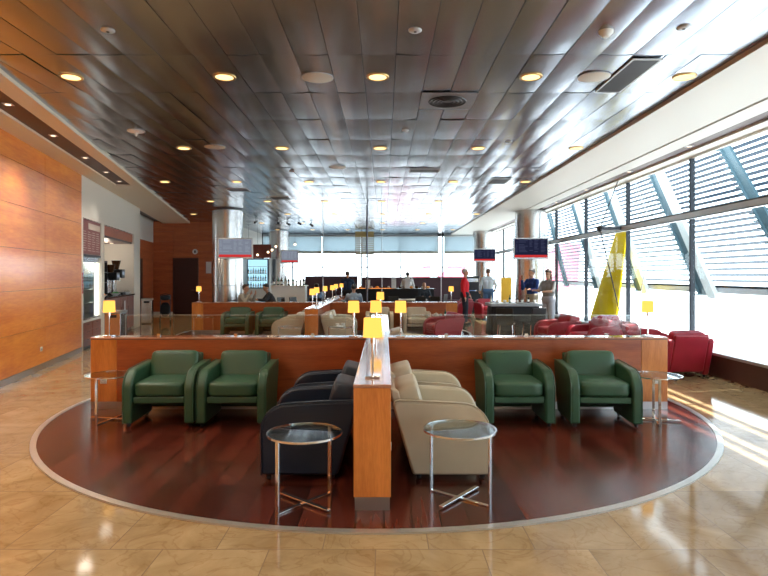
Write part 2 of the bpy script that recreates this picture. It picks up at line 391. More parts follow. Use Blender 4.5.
person((-3.62, 19.0, -.02), R(-70), 'seated dark-haired person leaning over a table in a dark top, left of the bar', cloth('charcoal', (.03, .035, .045)), cloth('black', (0, 0, 0)), 'dark', (((-.05, -.16, -.2), (.06, -.22, .04)), ((.05, -.16, -.2), (-.06, -.22, .04))), seated=True, lean=.35, nod=R(20))
# ------------------------------------------------------------------ left wall frame
P0 = Vector((-3.727, 0, 0)); TH = math.atan(.2236); KL = math.sqrt(1+.2236**2)
LM = Matrix.Translation(P0) @ Matrix.Rotation(TH, 4, 'Z')
def left_obj(o):
    o.location = P0; o.rotation_euler = (0, 0, TH); return o
def LW(z, off=0, h=0):      # world point: depth z, off metres into the room, height h
    return LM @ Vector((off, z*KL, h))
H = 3.80; HC = 3.86; YB = -2.6; YF = 31.

# floor
m = MB(); m.box(-12, 6.2, YB-.2, YF+.2, -.2, 0); struct(m.build('floor', TILE))
def ellipse_floor(cx, cy, a, b, nm, nm2):
    m = MB(); m.lathe([(0, .002), (0, .008), (1, .008), (1, .002)], (cx, cy, 0), 128, a, b)
    struct(m.build(nm, PLANK))
    m = MB(); k = .055
    rings = []
    for rr, z in [(0, .001), (0, .014), (k, .014), (k, .001)]:
        rings.append([m.bm.verts.new((cx+(a+rr)*math.cos(2*PI*i/160), cy+(b+rr)*math.sin(2*PI*i/160), z)) for i in range(160)])
    for j in range(4):
        A, B = rings[j], rings[(j+1) % 4]
        for i in range(160): m.bm.faces.new((A[i], A[(i+1) % 160], B[(i+1) % 160], B[i]))
    struct(m.build(nm2, pbr('floor_edging', (.62, .60, .57), .3, .75) if 'floor_edging' not in MATS else MATS['floor_edging']))
ellipse_floor(-.07, 7.40, 3.79, 3.68, 'floor_inlay', 'trim_1')
ellipse_floor(-1.65, 16.45, 4.05, 3.7, 'floor_inlay.001', 'trim_2')

# ------------------------------------------------------------------ ceiling of metal panels
def xl(y): return -2.71-.2236*y          # left edge of metal ceiling
XR = 3.56
m = MB(); PW, PL = .34, 1.21
y = 5.78-PL*8
while y < YF:
    i0 = math.floor((xl(y+PL)-0-.2)/PW)
    xx = -.05-PW/2+PW*(-40)
    for i in range(-40, 12):
        x0 = -.22+i*PW; x1 = x0+PW
        if x1 < xl(y)-.1 or x0 > XR: continue
        x0c = x0
        x1c = min(x1, XR+.02)
        g = .0025; tilt = random.gauss(0, .0022); tl2 = random.gauss(0, .0025); bow = .005+random.random()*.003
        ny = 5; nx = 4
        grid = []
        for a in range(nx+1):
            col = []
            for b_ in range(ny+1):
                u = a/nx; v = b_/ny
                z = HC-bow*4*u*(1-u)-bow*.8*4*v*(1-v)+tilt*(u-.5)*2+tl2*(v-.5)*2
                col.append(m.bm.verts.new((x0c+g+(x1c-x0c-2*g)*u, y+g+(PL-2*g)*v, z)))
            grid.append(col)
        for a in range(nx):
            for b_ in range(ny):
                m.bm.faces.new((grid[a][b_], grid[a][b_+1], grid[a+1][b_+1], grid[a+1][b_]))
    y += PL
for f in m.bm.faces: f.smooth = True
me = bpy.data.meshes.new('ceiling'); m.bm.to_mesh(me); m.bm.free(); me.materials.append(CEILM)
co = bpy.data.objects.new('ceiling', me); C.objects.link(co); struct(co)
# slab above the panels
m = MB(); m.box(-12, 5.68, YB-.2, YF+.2, HC+.06, HC+.25); struct(m.build('ceiling.001', DARKM))
# left cream soffit with bronze recess (local frame of left wall; offsets 0..1.0 into the room)
LY0, LY1 = (YB-1.2)*KL, 31*KL
o_edge = 1.017/KL
def lbox(name, mat, o0, o1, y0, y1, z0, z1, bevel=0.):
    m = MB(); m.box(o0, o1, y0, y1, z0, z1); return left_obj(m.build(name, mat, None, bevel))
b0, b1 = .387/KL, .757/KL
BE = 13.8*KL
m = MB(); m.box(-.1, b0, LY0, LY1, H, HC+.04); m.box(b1, o_edge, LY0, LY1, H, HC+.04); m.box(b0, b1, BE, LY1, H, HC+.04)
struct(left_obj(m.build('ceiling_soffit_left', pbr('soffit_cream', (.80, .72, .59), .6))))
struct(lbox('trim_3', BRONZE, b0, b1, LY0, BE, H+.035, HC+.05))
# right soffit with groove and bronze recess
m = MB(); m.box(XR, 4.63, YB, YF, H, HC+.04); m.box(4.69, 5.03, YB, YF, H, HC+.04); m.box(5.34, 5.63, YB, YF, H, HC+.04)
m.box(4.63, 4.69, 19, YF, H, HC+.04)
struct(m.build('ceiling_soffit_right', SOFFR))
m = MB(); m.box(4.63, 4.69, YB, 19, H+.04, HC+.05); m.box(5.03, 5.34, YB, YF, H+.04, HC+.05); struct(m.build('trim_4', BRONZE))

# ------------------------------------------------------------------ left wall
def panel_wall(name, mat, o1, y0, y1, z0, z1, dy, zrows, yoff=0, thick=.02, gap=.006, back=DARKM):
    """veneer boards with fine open joints, all one wall mesh"""
    m = MB()
    ys = [y1]
    while ys[-1]-dy > y0: ys.append(ys[-1]-dy)
    ys.append(y0)
    zs = [z0]+[z for z in zrows if z0 < z < z1]+[z1]
    for a, b in zip(ys[1:], ys[:-1]):
        for c, d in zip(zs[:-1], zs[1:]):
            m.box(o1-thick, o1, a+gap/2, b-gap/2, c+gap/2, d-gap/2)
    w = m.build(name, mat); return w
rows = [.05, .725, 1.40, 2.07, 2.75, 3.42]
struct(left_obj(panel_wall('wall_left', WOODL, 0, LY0, 12.4*KL, .1, H, 2.21, rows)))
struct(lbox('wall_left_core', BRONZE, -.2, -.021, LY0, 12.4*KL, 0, H))
struct(lbox('baseboard_left', KICK, -.02, .012, LY0, 12.4*KL, 0, .10))
YA, Y1, Y2, Y3, Y4, YE = 12.4*KL, 12.52*KL, 14.0*KL, 14.28*KL, 17.75*KL, 18.7*KL
m = MB()
m.box(-.25, 0, YA, Y1, 0, H); m.box(-.25, 0, Y1, Y2, 2.90, H); m.box(-.25, 0, Y2, Y3, 0, H); m.box(-.25, 0, Y3, Y4, 2.90, H); m.box(-.25, 0, Y4, YE, 0, H)
struct(left_obj(m.build('wall_left.001', CREAM)))
m = MB(); m.box(-1.6, -1.5, YA, YE, 0, H); m.box(-1.5, -.25, Y2+.05, Y3-.05, 0, H); m.box(-1.5, -.25, Y4, Y4+.1, 0, H); m.box(-1.5, -.25, YA, YA+.1, 0, H)
m.box(-1.6, -.25, YA, YE, 2.92, 3.0)
struct(left_obj(m.build('wall_niche', CREAM)))
# recess in the left wall beyond the bar
A = Vector((-8.55, 18.75)); B = Vector((-9.62, 24.1))
def seg_wall(name, mat, A, B, z0, z1, t=.1):
    d = (B-A); ln = d.length; ang = math.atan2(d.y, d.x)
    m = MB(); m.box(0, ln, 0, t, z0, z1)
    o = m.build(name, mat); o.location = (A.x, A.y, 0); o.rotation_euler = (0, 0, ang); return struct(o)
seg_wall('wall_left.002', WHITE, A, B, 3.0, HC+.1)
seg_wall('wall_left.003', WOODB, A, B, 0, 3.0)
d = (B-A).normalized(); Dp = A+d*2.1
o = seg_wall('door_2', pbr('dark_door', (.045, .014, .012), .4), Dp, Dp+d*1.1, 0, 2.27, .1)
o.location.x += .03; o.location.y += .005
# back wood wall with door
m = MB()
for a, b in [(-9.75, -8.78), (-7.72, -6.55)]:
    for zz in range(9): m.box(a, b-.004, 24.02, 24.12, .1+zz*.42, min(HC+.02, .1+zz*.42+.416))
m.box(-8.776, -7.724, 24.02, 24.12, 2.36, HC+.02)
struct(m.build('wall_back', WOODB))
m = MB(); m.box(-9.75, -6.55, 24.12, 24.2, 0, HC+.1); m.box(-9.75, -8.76, 24.02, 24.12, 0, .1); struct(m.build('wall_back_core', WOODC))
m = MB(); m.box(-9.75, -8.76, 23.99, 24.02, 0, .12); m.box(-7.7, -6.55, 23.99, 24.02, 0, .12); struct(m.build('baseboard_back', CREAM))
dr = struct(MB().box(-8.74, -7.76, 24.03, 24.08, .01, 2.32).build('door_1', pbr('door_brown', (.055, .018, .016), .4)))
m = MB(); m.box(-8.78, -8.74, 23.98, 24.1, 0, 2.36); m.box(-7.76, -7.72, 23.98, 24.1, 0, 2.36); m.box(-8.74, -7.76, 23.98, 24.1, 2.32, 2.36)
m.build('door_frame', BRONZE, dr)
m = MB(); m.rod((-7.88, 24.03, 1.02), (-7.88, 23.97, 1.02), .012); m.rod((-7.88, 23.97, 1.02), (-8.0, 23.97, 1.02), .010); m.build('door_handle', CHROME, dr)
m = MB(); m.box(-6.65, -6.55, 24.2, YF, 0, HC+.1); struct(m.build('wall_bar', WHITE))
# wall behind the camera and left/right closures
m = MB(); m.box(-4, 6.2, YB-.15, YB, 0, HC+.1); struct(m.build('wall_front', CREAM))
# side signs on the back wall
t = thing('poster', 'small white notice on the wood wall beside the big left column', 'poster', (-7.22, 24.0, 1.95))
MB().box(-.17, .02, -.015, .012, -.22, .24).build('sheet', WHITEP, t); MB().box(-.185, .035, -.010, .014, -.235, .255).build('frame', FRAMEG, t, .004)
t = thing('door_sign', 'small round white sign above the brown back door', 'sign', (-7.86, 24.0, 2.62))
m = MB(); m.rod((0, .02, 0), (0, -.01, 0), .11, seg=24); m.build('disc', WHITEP, t)
m = MB(); m.box(-.03, .03, -.016, -.01, -.05, .05); m.build('mark', BLACK, t)

# ------------------------------------------------------------------ right glass wall
WX = 5.6
m = MB(); m.box(5.40, 5.95, YB, YF, 0, .34); struct(m.build('wall_right', BRONZE))
m = MB(); m.box(5.37, 5.98, YB, YF, .34, .385); struct(m.build('trim_5', pbr('sill_metal', (.50, .54, .57), .35, .4), None, .004))
W2 = struct(MB().box(5.57, 5.63, YB, YF, 3.76, 3.80).build('window_2', SOFFR))
zs = [13.2+2.74*k for k in range(-5, 7)]
for k, z in enumerate(zs):
    MB().box(WX-.06, WX+.03, z-.022, z+.022, .385, 3.76).build('mullion', DARKM, W2, .004)
ed = [YB]+zs+[YF-.05]
for a, b in zip(ed[:-1], ed[1:]):
    MB().box(WX-.006, WX+.006, a+.025, b-.025, .39, 3.755).build('pane', WALLG, W2)
t = thing('glazing_beam', 'long pale horizontal steel beam running along the right window wall', 'beam', (5.46, 12, 2.71))
MB().box(-.05, .05, -14.5, 18.9, -.065, .065).build('beam', pbr('beam_paint', (.62, .66, .68), .35, .3), t, .01)
m = MB(); m.box(-.058, -.05, -14.5, 18.9, .045, .065); m.box(-.058, -.05, -14.5, 18.9, -.065, -.05); m.build('flange', DARKM, t)
t = thing('cable_truss', 'bow-shaped rod bracing with a dark strut across the window beam', 'bracing', (5.6, 13.2, 2.71))
m = MB(); m.rod((-.66, 0, 0), (-.06, 0, .02), .045, seg=14); m.ball((-.66, 0, 0), .075); m.build('strut', DARKM, t, smooth=True)
MB().rod((-.66, 0, 0), (-.25, 0, 1.09), .012).build('rod', DARKM, t); MB().rod((-.66, 0, 0), (-.12, 0, -2.30), .012).build('rod', DARKM, t)
MB().rod((.55, 0, 0), (.15, 0, 1.05), .012).build('rod', FRAMEG, t); MB().rod((.55, 0, 0), (.12, 0, -2.30), .012).build('rod', FRAMEG, t)
# far glass wall
W1 = struct(MB().box(-6.55, 5.6, YF-.03, YF+.03, 3.72, HC+.05).build('window_1', DARKM))
MB().box(-6.55, 5.6, YF-.1, YF+.1, 0, .5).build('sill', FRAMEG, W1)
MB().box(-6.55, 5.6, YF-.03, YF+.03, 2.05, 2.09).build('transom', FRAMEW, W1)
fx = [-6.5, -4.9, -3.28, -1.2, .9, 2.9, 3.15, 5.5]
for x in fx: MB().box(x-.035, x+.035, YF-.08, YF+.04, .5, 3.72).build('mullion', DARKM if x != 2.9 else FRAMEW, W1)
for a, b in zip(fx[:-1], fx[1:]): MB().box(a+.04, b-.04, YF-.006, YF+.006, .5, 3.72).build('pane', WALLG, W1)
sh = [(-6.45, -3.32), (-3.24, -1.24), (-1.16, 2.86), (3.2, 5.3)]
nm = ['far left', 'second from the left', 'wide middle', 'far right']
for (a, b), n_ in zip(sh, nm):
    t = thing('roller_shade', 'half-lowered white roller shade on the far window, '+n_+' one', 'shade', ((a+b)/2, YF-.22, 0), 0, 'roller shades on the far window')
    w = (b-a)/2
    MB().box(-w, w, -.004, .004, 2.9, 3.84).build('fabric', ROLL, t)
    MB().box(-w, w, -.02, .02, 2.80, 2.92).build('bottom_rail', pbr('rail_beige', (.42, .40, .33), .5) if 'rail_beige' not in MATS else MATS['rail_beige'], t)
    MB().rod((-w, 0, 3.74), (w, 0, 3.74), .04).build('roller', FRAMEG, t)

# ------------------------------------------------------------------ outside: louvres, struts, apron, aircraft
LX = 7.25
slot = ['nearest', 'second nearest', 'third nearest', 'fourth nearest', 'fifth nearest', 'sixth', 'seventh', 'farthest']
y0 = -4.; bay = 6.4
lz = 1.40
for k in range(6):
    a = y0+k*bay; b = a+bay
    t = thing('louvre_screen', 'slatted sun screen outside the right windows, '+slot[k]+' bay along the facade', 'louvre screen', (LX, a, 0), 0, 'louvre screens outside the right windows')
    m = MB(); z = lz
    while z < 6.4:
        M = Matrix.Translation((0, 0, z)) @ Matrix.Rotation(R(32), 4, 'Y')
        m.box(-.045, .045, .01, bay-.01, -.004, .004, M)
        z += .125 if z < 4.8 else .30  # unseen upper slats set wider apart so sun stripes reach the floor
    m.build('slat_panel', LOUV, t)
    MB().box(-.06, .06, .01, bay-.01, lz-.14, lz-.02).build('bottom_rail', FRAMEG, t)
    MB().box(.08, .2, 0.01, bay-.01, 3.05, 3.2).build('cross_rail', LOUV, t)
for k in range(5):
    ytop = 11.9+3.2*k       # y at height 4.4
    def Y(h): return ytop+(h-4.4)*.78
    def strut(lb, off, mat, w, d, nmx):
        t = thing(nmx, lb, 'strut', (LX-.10, Y(1.2)+off, 1.2))
        dy = Y(6.2)-Y(1.2)
        m = MB(); m.prism([(-w/2, 0), (w/2, 0), (w/2+dy, 5.), (-w/2+dy, 5.)], -d, 0, 'x'); m.build('strut_face', mat, t)
        if mat is STRD:
            m = MB(); m.prism([(w/2-.02, 0), (w/2+.01, 0), (w/2+.01+dy, 5.), (w/2-.02+dy, 5.)], -d-.05, -d, 'x')
            for q in range(34):
                hh = q*.146
                m.box(-d-.05, -d, w/2+dy*hh/5, w/2+dy*hh/5+.16, hh, hh+.03)
            m.build('bracket_teeth', STRD, t)
        else: MB().box(-d, 0, -w/2, w/2, -.05, 0).build('shoe', mat, t)
    if k in (1, 2, 3): strut('pale leaning strut outside the right windows, '+['', 'nearest to the camera', 'middle one of three', 'farthest one'][k], -.16, STRW, .30, .10, 'leaning_strut')
    strut('dark toothed leaning strut outside the right windows, '+['nearest to the camera', 'second from the camera', 'third from the camera', 'fourth from the camera', 'farthest from the camera'][k], .18, STRD, .26, .06, 'toothed_strut')
# yellow leaning pylon between the glass and the louvres
t = thing('yellow_pylon', 'tall bright yellow tapering pylon leaning outside the right window', 'pylon', (6.45, 17.0, -4))
m = MB(); prof = []
rr = 14
ringsA = []
for q in range(13):
    f = q/12; h = f*6.95
    w = .34+1.75*(1-f); cx = 0.0; cy = -1.4+(1-f)*3.7
    ringsA.append([m.bm.verts.new((cx+.22*(1-f*.7)*math.cos(2*PI*k/rr), cy+w*math.sin(2*PI*k/rr), h)) for k in range(rr)])
for a_, b_ in zip(ringsA[:-1], ringsA[1:]):
    for k in range(rr): m.bm.faces.new((a_[k], a_[(k+1) % rr], b_[(k+1) % rr], b_[k]))
m.bm.faces.new(ringsA[0][::-1]); m.bm.faces.new(ringsA[-1])
m.build('shaft', YEL, t, smooth=True)
MB().rod((0, -1.4, 6.90), (0, -1.4, 7.0), .12, seg=16).build('cap', FRAMEG, t)
m = MB(); m.box(-400, 400, -60, 700, -4.2, -4.0); struct(m.build('ground', GROUND))
MB().box(5.98, 6.1, YB, YF, -4, .30).build('wall_exterior', pbr('facade_grey', (.5, .52, .54), .6))['kind'] = 'structure'
def plane(loc, s, mats, label, face=1):
    t = thing('airliner', label, 'aircraft', loc)
    m = MB(); m.lathe([(0, -22), (.8, -21), (1.6, -18), (2.0, -12), (2.0, 10), (1.7, 14), (0.9, 19), (.3, 22), (0, 22.3)], seg=24)
    f = m.build('fuselage', PALE, t, smooth=True); f.rotation_euler = (0, R(90)*face, 0); f.location.z = 3.6
    m = MB(); sgn = face
    m.prism([(13*sgn, 5.0), (18.5*sgn, 10.6), (21.3*sgn, 10.6), (20.8*sgn, 4.3)], -.18, .18, 'y'); m.build('tail_fin', mats[0], t, .05)
    m = MB(); m.prism([(16*sgn, -0.5), (20*sgn, -0.5), (21*sgn, -5.5), (19.5*sgn, -5.5)], 4.1, 4.3, 'z'); m.prism([(16*sgn, .5), (20*sgn, .5), (21*sgn, 5.5), (19.5*sgn, 5.5)], 4.1, 4.3, 'z'); m.build('tailplane', PALE, t)
    m = MB(); m.prism([(-6*sgn, -1.5), (1*sgn, -1.5), (9*sgn, -16), (7*sgn, -16)], 2.6, 2.9, 'z'); m.prism([(-6*sgn, 1.5), (1*sgn, 1.5), (9*sgn, 16), (7*sgn, 16)], 2.6, 2.9, 'z'); m.build('wing', PALE, t)
    m = MB(); m.rod((-3*sgn, -6, 1.5), (1*sgn, -6, 1.5), 1.0, .7, 20); m.rod((-3*sgn, 6, 1.5), (1*sgn, 6, 1.5), 1.0, .7, 20); m.build('engine', mats[0], t, smooth=True)
    m = MB()
    for x, y in ((-14, 0), (1, -2.5), (1, 2.5)): m.rod((x*sgn, y, 0.4), (x*sgn, y, 2.2), .12); m.rod((x*sgn, y-.2, .5), (x*sgn, y+.2, .5), .5, seg=16)
    m.build('landing_gear', BLACK, t)
    t.scale = (s, s, s); return t
plane((.5, 138, -4), .9, [REDP], 'red-finned airliner parked beyond the far window behind the standing person in red')
plane((-.5, 230, -4), .9, [REDP], 'smaller red-finned airliner left of the larger one beyond the far window')
plane((-7, 330, -4), 1.5, [TEAL], 'teal-finned airliner farthest left beyond the far window')
plane((3.0, 62, -4), .85, [REDP], 'red-finned airliner seen through the sun screen on the right')

# ------------------------------------------------------------------ steel columns
cols = [(-5.26, 19.4, 'large steel column on the left beside the wood wall'), (4.92, 19.4, 'large steel column on the right behind the two people at the trolley'),
        (-5.14, 28.4, 'farther left steel column behind the white bar counter'), (4.88, 28.4, 'farther right steel column behind the person in the blue shirt')]
for x, y, lb in cols:
    t = thing('steel_column', lb, 'column', (x, y, 0), 0, 'steel columns')
    m = MB(); m.rod((0, 0, .12), (0, 0, H-.002), .5, seg=64); m.build('shaft', COLM, t, smooth=True)
    m = MB(); m.lathe([(0, .001), (.53, .001), (.53, .11), (.51, .12), (0, .12)], seg=64); m.build('base_ring', KICK, t)
    m = MB(); 
    for zz in (1.3, 2.5): m.lathe([(.495, zz), (.5025, zz), (.5025, zz+.008), (.495, zz+.008)], seg=64)
    m.build('joint_ring', DARKM, t)

# ------------------------------------------------------------------ display screens
def tv(loc, rz, w, h, pale, label):
    t = thing('display_screen', label, 'screen', loc, rz, 'flight display screens on the columns')
    fm = FRAMEW if pale else FRAMEG
    m = MB(); m.box(-w/2, w/2, 0, .07, 0, h); m.build('frame', fm, t, .008)
    MB().box(-w/2+.04, w/2-.04, -.006, 0, .05, h-.04).build('screen', SCRG2 if pale else SCRD, t)
    MB().box(-w/2+.04, w/2-.04, -.010, -.006, .05, .13).build('red_bar', REDB, t)
    m = MB(); rnd = random.Random(label)
    n = 9
    for i in range(n):
        z = h-.10-i*(h-.28)/n
        for (a, b) in ((.03, .10), (.13, .42), (.45, .56), (.60, .74), (.80, .95)):
            if rnd.random() < .12: continue
            e = a+(b-a)*(.55+.45*rnd.random())
            xa = -w/2+.04+(w-.08)*a; xb = -w/2+.04+(w-.08)*e
            m.box(xa, xb, -.009, -.006, z, z+.018)
    m.build('flight_listing', TXT2 if pale else TXT, t)
    MB().rod((0, .07, h*.5), (0, .42, h*.5), .04).build('bracket', DARKM, t)
    return t
tv((-4.73, 18.35, 2.17), R(8), 1.10, .66, True, 'pale-framed flight screen on the large left column')
tv((4.70, 18.45, 2.16), R(-2), 1.12, .68, False, 'dark flight screen with red bar on the large right column')
tv((-4.50, 27.5, 2.22), R(4), .84, .62, True, 'flight screen on the farther left column above the bar')
tv((4.78, 27.4, 2.28), R(-2), 1.06, .62, False, 'small dark flight screen on the farther right column')

# ------------------------------------------------------------------ partitions
def partition(loc, sx, sy, label, ends, name='wood_partition'):
    """low wall; sx, sy size, loc = min corner"""
    t = thing(name, label, 'partition', loc)
    h = .862
    if sx > sy:
        a = ends
        m = MB(); m.box(a+.002, sx-a-.002, .01, sy-.01, .10, h); m.build('panel', WOODD, t)
        MB().box(0, a-.002, .01, sy-.01, .10, h).build('end_panel', WOODE, t, .003); MB().box(sx-a+.002, sx, .01, sy-.01, .10, h).build('end_panel', WOODE, t, .003)
        MB().box(.0, sx, .012, sy-.012, .008, .10).build('kickplate', KICK, t)
    else:
        m = MB(); m.box(.012, sx-.012, .022, sy, .10, h); m.build('panel', WOODD, t)
        MB().box(.0, sx, 0, .02, .10, h).build('end_panel', WOODE, t, .003)
        MB().box(.008, sx-.008, .006, sy, .008, .10).build('kickplate', KICK, t)
    MB().box(-.004, sx+.004, -.004 if sx < sy else .004, sy+.0 if sx < sy else sy-.004, h+.002, .887).build('top_cap', WOODT, t, .004)
    MB().box(.004, sx-.004, .008, sy-.008 if sx > sy else sy, h-.004, h+.002).build('shadow_gap', BRONZE, t)
    return t
SPX0, SPX1 = -.212, .048
partition((-3.59, 7.05, 0), 7.06, .26, 'long low wooden partition behind the green armchairs in the foreground', .32)
partition((SPX0, 4.02, 0), SPX1-SPX0, 3.028, 'low wooden spine partition nearest the camera between navy and cream chairs', 0)
partition((SPX0-.02, 7.315, 0), .30, 3.7, 'low spine partition running back behind the foreground partition', 0)
partition((-5.40, 16.2, 0), 7.46, .26, 'farther long low wooden partition behind dim green and cream chairs', .32)
partition((-1.80, 13.1, 0), .30, 3.09, 'farther spine partition with paired lamps, front half', 0)
partition((-1.80, 16.47, 0), .30, 5.6, 'farther spine partition with paired lamps, back half', 0)
# glass screens on the partition
for a, b, lb in ((-3.22, -.48, 'clear glass screen on the left half of the foreground partition'), (.35, 3.2, 'clear glass screen on the right half of the foreground partition')):
    t = thing('glass_screen', lb, 'glass screen', ((a+b)/2, 7.2, .889)); w = (b-a)/2
    MB().box(-w, w, -.004, .004, .004, .26).build('pane', SCRG, t)
    MB().box(-w, w, -.0045, .0045, .26, .264).build('top_edge', EDGE, t)
    m = MB(); m.box(-w-.003, -w, -.0045, .0045, 0, .264); m.box(w, w+.003, -.0045, .0045, 0, .264); m.build('side_edge', EDGE, t)
    for q in (-w*.7, 0, w*.7): MB().box(q-.02, q+.02, -.012, .012, 0, .03).build('clip', CHROME, t)
# sockets
def socket_():
    t = thing('socket', '', 'socket')
    MB().box(-.04, .04, -.012, 0, -.04, .04).build('plate', WHITEP, t, .004)
    m = MB(); m.lathe([(.026, 0), (.030, .0), (.030, .008), (.026, .008)], seg=24); r = m.build('ring', FRAMEG, t); r.rotation_euler = (R(90), 0, 0); r.location = (0, -.012, 0)
    m = MB(); m.ball((-.009, -.013, 0), .004, 8, 6); m.ball((.009, -.013, 0), .004, 8, 6); m.build('pins', BLACK, t)
    return t
SK = Proto(socket_)
SK.put((-3.43, 7.058, .36), 0, 'white wall socket on the left end of the foreground partition')
SK.put((3.33, 7.058, .36), 0, 'white wall socket on the right end of the foreground partition')
SK.put((SPX0+.012, 4.35, .36), R(-90), 'white wall socket on the navy-chair side of the near spine partition')
SK.put((SPX1-.012, 4.35, .36), R(90), 'white wall socket on the cream-chair side of the near spine partition')
p = LW(10.05, .0, .36); SK.put(p, TH+R(90), 'small white socket low on the orange wood wall at left')
SK.put((-5.2, 16.208, .5), 0, 'white socket on the left end of the farther partition')

# ------------------------------------------------------------------ armchairs
def arc(cx, cy, r, a0, a1, n):
    return [(cx+r*math.cos(R(a0+(a1-a0)*i/n)), cy+r*math.sin(R(a0+(a1-a0)*i/n))) for i in range(n+1)]
def armchair(mat, pip, name='tub_armchair', cat='armchair'):
    t = thing(name, '', cat)
    w = .375; aw = .10
    # side profile (y = front negative, z)
    prof = [(-.36, .045), (-.365, .42)]+arc(-.145, .42, .22, 180, 95, 9)[1:]+[(.08, .655), (.36, .665), (.395, .655), (.41, .62), (.25, .045)]
    for s in (-1, 1):
        a0, a1 = (w-aw)*s, w*s
        ar = MB().prism(prof, min(a0, a1), max(a0, a1), 'x').build('armrest', mat, t, .022, True, 3)
        pts = [(s*(w-.002), y*.995, z+.002) for y, z in prof[:-1]]
        MB().tube(pts[:-1], .006, 6).build('piping', pip, ar, smooth=True)
        for fy in (-.31, .20): MB().rod((s*(w-.05), fy, .008), (s*(w-.05), fy, .05), .020, .024, 14).build('foot', BLACK, t)
    iw = w-aw-.004
    MB().box(-iw, iw, -.335, -.29, .27, .345).build('front_rail', mat, t, .012)
    m = MB(); m.pillow((0, -.06, .425), (iw, .30, .085), 7, 9, None, .12); m.build('seat', mat, t, smooth=True)
    M = Matrix.Rotation(R(-15), 4, 'X')
    m = MB(); m.pillow((0, .255, .60), (iw+.004, .10, .185), 8, 9, M); m.build('backrest', mat, t, smooth=True)
    m = MB(); m.prism([(.20, .20), (.355, .73), (.425, .75), (.43, .70), (.27, .10), (.22, .10)], -iw-.004, iw+.004, 'x'); m.build('back_shell', mat, t, .02, True, 3)
    m = MB(); m.box(-iw, iw, -.28, .22, .25, .34); m.build('seat_frame', BLACKF, t)
    t.scale = (1, 1, .955)
    return t
CG = Proto(lambda: armchair(GREEN, GREEN)); CN = Proto(lambda: armchair(NAVY, NAVY)); CT = Proto(lambda: armchair(TAN, TANP)); CR = Proto(lambda: armchair(RED, RED))
FZ = .008
gF = 'armchairs in the foreground bay'
CG.put((-2.44, 6.55, FZ), R(2), 'dark green leather armchair, leftmost in the foreground bay beside the glass side table', gF)
CG.put((-1.64, 6.55, FZ), 0, 'dark green leather armchair in the left bay next to the navy chairs', gF)
CG.put((1.46, 6.55, FZ), 0, 'dark green leather armchair in the right bay next to the cream chairs', gF)
CG.put((2.40, 6.53, FZ), R(-3), 'dark green leather armchair, rightmost in the foreground bay beside the side table', gF)
CN.put((-.62, 4.98, FZ), R(-90), 'navy blue leather armchair nearest the camera behind the round glass table', gF)
CN.put((-.60, 5.80, FZ), R(-90), 'navy blue leather armchair second from the camera along the spine partition', gF)
CT.put((.48, 4.98, FZ), R(90), 'cream leather armchair nearest the camera behind the right round glass table', gF)
CT.put((.46, 5.80, FZ), R(90), 'cream leather armchair second from the camera along the spine partition', gF)
CT.put((.50, 9.75, 0), R(90), 'cream leather armchair half hidden behind the foreground partition, by the spine end')
g2 = 'armchairs in the farther bay'
CG.put((-3.98, 15.72, FZ), 0, 'dim green armchair at left in the farther bay, nearer its end', g2)
CG.put((-3.06, 15.72, FZ), 0, 'dim green armchair in the farther bay next to the tan chair', g2)
CT.put((-2.25, 13.75, FZ), R(-90), 'tan armchair facing left on the left side of the farther spine, nearer one', g2)
CT.put((-2.25, 14.60, FZ), R(-90), 'tan armchair facing left on the left side of the farther spine, rear one', g2)
CT.put((-1.06, 13.75, FZ), R(90), 'cream armchair seen side-on at the right of the farther spine, nearer one', g2)
CT.put((-1.06, 14.60, FZ), R(90), 'cream armchair seen side-on at the right of the farther spine, rear one', g2)
CT.put((-.12, 15.72, FZ), 0, 'cream armchair facing the camera behind the central lamps in the farther bay', g2)
CT.put((.89, 15.72, FZ), 0, 'cream armchair facing the camera right of the central lamps in the farther bay', g2)
gr = 'crimson armchairs'
CR.put((1.42, 13.9, 0), R(-72), 'crimson armchair side-on in the aisle in front of the person in red', gr)
CR.put((3.85, 21.6, 0), R(15), 'crimson armchair beyond the standing person in red, its back at right', gr)
CR.put((2.95, 22.4, 0), R(-60), 'crimson armchair partly hidden behind the person in red', gr)
CR.put((3.88, 13.0, 0), R(-80), 'crimson armchair just right of the dark trolley', gr)
CR.put((4.22, 11.75, 0), R(-70), 'low crimson armchair behind the right end of the partition below the yellow pylon', gr)
CR.put((5.0, 12.55, 0), R(10), 'crimson armchair against the window behind the lamp at the partition end', gr)
CR.put((4.92, 10.75, 0), R(75), 'crimson armchair by the window just left of the big crimson one', gr)
CR.put((4.83, 9.5, 0), R(183), 'large crimson armchair seen from behind at the right end of the partition', gr)

# ------------------------------------------------------------------ glass side tables
def side_table():
    t = thing('glass_side_table', '', 'table')
    m = MB(); m.lathe([(0, .506), (.262, .506), (.262, .516), (0, .516)], seg=64); m.build('glass_top', TABG, t)
    m = MB(); m.lathe([(.260, .504), (.270, .504), (.270, .518), (.260, .518), (.260, .504)], seg=64); m.build('rim', CHROME, t, smooth=True)
    for s in (-1, 1): MB().box(s*.25-.006, s*.25+.006, -.015, .015, .0, .503).build('leg', CHROME, t, .002)
    MB().box(-.25, .25, -.015, .015, 0, .012).build('base_bar', CHROME, t, .002); MB().box(-.017, .017, -.25, .25, .012, .024).build('cross_bar', CHROME, t, .002)
    return t
ST = Proto(side_table); gt = 'round glass side tables'
ST.put((-.57, 4.14, FZ), R(50), 'round glass side table with chrome legs in front of the nearest navy armchair', gt)
ST.put((.555, 4.235, FZ), R(-39), 'round glass side table with chrome legs in front of the nearest cream armchair', gt)
ST.put((-3.10, 6.55, FZ), R(80), 'round glass side table at the left end of the foreground partition', gt)
